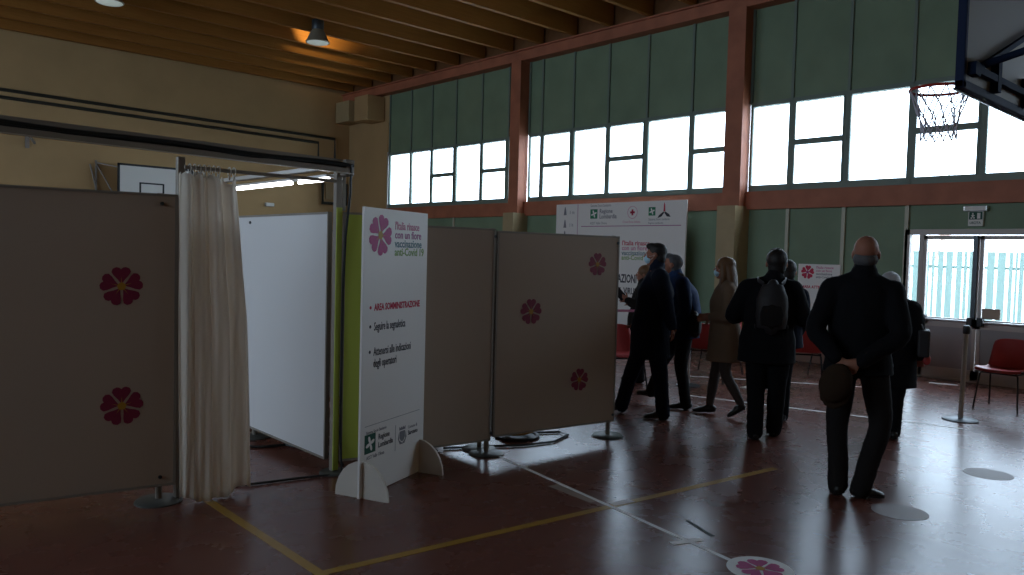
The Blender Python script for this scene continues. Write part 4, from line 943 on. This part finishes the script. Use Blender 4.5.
# --- person mostly hidden beyond the rucksack
J = dict(head=(.03, 0, 1.50), neck=(.03, 0, 1.37), chest=(.03, .0, 1.15), waist=(.01, 0, .97), hip=(.0, .0, .85),
  shL=(-.13, 0, 1.27), elL=(-.2, .02, 1.02), wrL=(-.16, .12, .82), shR=(.17, 0, 1.27), elR=(.20, .02, 1.02), wrR=(.14, .16, .86),
  hipL=(-.06, 0, .82), knL=(-.05, .02, .45), anL=(-.05, .0, .085), toL=(-.05, .17, .008), hipR=(.06, 0, .82), knR=(.05, .02, .45), anR=(.04, .0, .085), toR=(.04, .17, .008))
f, P, ax = person((7.28, 3.90), 'person in a navy coat almost hidden beyond the rucksack wearer', J, None, hair=('short', 'hair_dark'), coat='cloth_navy', trousers='cloth_black', coat_end=.75, vox=.014, leg_r=.8)
# --- woman in tan coat walking left
J = dict(head=(-.02, 0, 1.515), neck=(.01, 0, 1.385), chest=(-.01, .0, 1.17), waist=(.0, 0, 1.02), hip=(.01, .0, .86),
  shL=(.03, -.16, 1.30), elL=(.03, -.20, 1.04), wrL=(-.13, -.13, 1.02), shR=(.02, .16, 1.30), elR=(.0, .20, 1.04), wrR=(-.13, .12, 1.02),
  hipL=(.02, -.085, .83), knL=(.03, -.08, .46), anL=(.19, -.09, .155), toL=(.07, -.09, .010), hipR=(.0, .085, .83), knR=(-.07, .09, .46), anR=(-.12, .09, .095), toR=(-.29, .09, .012))
f, P, ax = person((7.006, 4.385), 'woman in a knee length tan coat with long brown hair walking left', J, None, hair=('long', 'hair_brown'), coat='cloth_tan', trousers='cloth_black', coat_end=.575, vox=.012, face_ang=168, body_ang=180, tights='tights', mask=True, coat_r=dict(neck=(.075, .08), hip=(.17, .16), hem=(.185, .185), waist=(.15, .14)), head_sc=.95, sh=.92, arm_r=.88)
# --- man in navy overcoat walking left
J = dict(head=(.045, 0, 1.635), neck=(.065, 0, 1.50), chest=(.06, .0, 1.27), waist=(.04, 0, 1.09), hip=(.02, .0, .93),
  shL=(.10, -.19, 1.415), elL=(.17, -.24, 1.14), wrL=(.225, -.20, .935), shR=(.09, .19, 1.415), elR=(.0, .24, 1.15), wrR=(-.12, .20, .97),
  hipL=(.05, -.09, .90), knL=(.12, -.09, .50), anL=(.17, -.12, .09), toL=(-.02, -.12, .008), hipR=(.01, .09, .90), knR=(-.13, .10, .50), anR=(-.25, .12, .10), toR=(-.415, .12, .03))
f, P, ax = person((6.36, 4.85), 'tall man in a navy overcoat and blue face mask striding left', J, None, hair=('short', 'hair_dark'), coat='cloth_navy', trousers='cloth_navy', coat_end=.60, vox=.011, face_ang=172, body_ang=180, mask=True, coat_r=dict(chest=(.20, .185), waist=(.19, .175), hip=(.20, .19), hem=(.21, .205)), leg_r=1.12, arm_r=1.1)
# --- man in blue jacket leaning forward
J = dict(head=(.005, 0, 1.535), neck=(.06, 0, 1.42), chest=(.13, .0, 1.20), waist=(.17, 0, 1.02), hip=(.16, .0, .87),
  shL=(.13, -.18, 1.34), elL=(.17, -.23, 1.08), wrL=(.08, -.22, .88), shR=(.12, .18, 1.34), elR=(.06, .22, 1.08), wrR=(-.05, .20, .88),
  hipL=(.17, -.09, .84), knL=(.14, -.10, .46), anL=(.205, -.10, .088), toL=(.02, -.10, .008), hipR=(.14, .09, .84), knR=(-.04, .12, .50), anR=(-.17, .14, .155), toR=(-.33, .14, .10))
f, P, ax = person((6.95, 5.03), 'grey haired man in a blue jacket stooping forward behind the navy overcoat', J, None, hair=('short', 'hair_grey'), coat='cloth_blue', trousers='cloth_char', coat_end=.76, vox=.012, face_ang=178, body_ang=180, tilt=-.25, coat_r=dict(chest=(.20, .17), waist=(.185, .165), hip=(.19, .165), hem=(.20, .17)), head_sc=.98, leg_r=.93)
t = thing('shoulder_bag', 'dark bag hanging at the hip of the man in the blue jacket', 'bag', f.p(.26, -.2, .80))
mb = MB(); limb(mb, [f.p(.27, -.22, .84), f.p(.27, -.22, .93), f.p(.255, -.21, 1.02)], [(.06, .10), (.065, .11), (.05, .09)], f.w, 16); fuse('bag_body', mb, M['bag'], t, .012, .006, 1, 8)
mb = MB(); p_, r_ = smooth_chain([f.p(.24, -.25, 1.02), f.p(.20, -.22, 1.2), f.p(.12, -.15, 1.43), f.p(.05, .0, 1.40)], [(.018, .004)]*4, 5); mb.tube(p_, r_, 8, f.w); part('bag_strap', mb, M['bag'], t, True)
# --- distant person with phone
J = dict(head=(.075, 0, 1.395), neck=(.08, 0, 1.27), chest=(.07, .0, 1.08), waist=(.05, 0, .94), hip=(.04, .0, .81),
  shL=(.06, -.16, 1.19), elL=(.02, -.20, .98), wrL=(-.12, -.14, 1.06), shR=(.06, .16, 1.19), elR=(.0, .20, .97), wrR=(-.10, .12, 1.02),
  hipL=(.04, -.08, .78), knL=(.03, -.08, .42), anL=(.06, -.09, .085), toL=(-.10, -.09, .008), hipR=(.03, .08, .78), knR=(-.01, .08, .42), anR=(-.02, .09, .085), toR=(-.18, .09, .008))
hd = {'L': dict(dir=(-.8, .1, .45), n=(0, .6, .3), curl=.5)}
f, P, ax = person((8.025, 6.312), 'distant person in a dark coat and hood band looking at a held phone', J, None, hair=('bob', 'hair_brown'), coat='cloth_char', trousers='cloth_black', coat_end=.45, vox=.013, face_ang=172, body_ang=180, hands=hd, head_sc=.95, tilt=.0, mask=False, coat_r=dict(hip=(.17, .16), hem=(.18, .17)))
f.t['label'] = 'distant person in a dark coat holding up a phone before the banner'
mb = MB(); c = f.p(-.215, -.135, 1.13); mb.obox(c, f.u*.035+V((0, 0, .03)), f.w*.006, V((0, 0, .055))-f.u*.05); single('phone', mb, M['screen'], 'small black phone held by the distant person before the banner', 'phone', c)
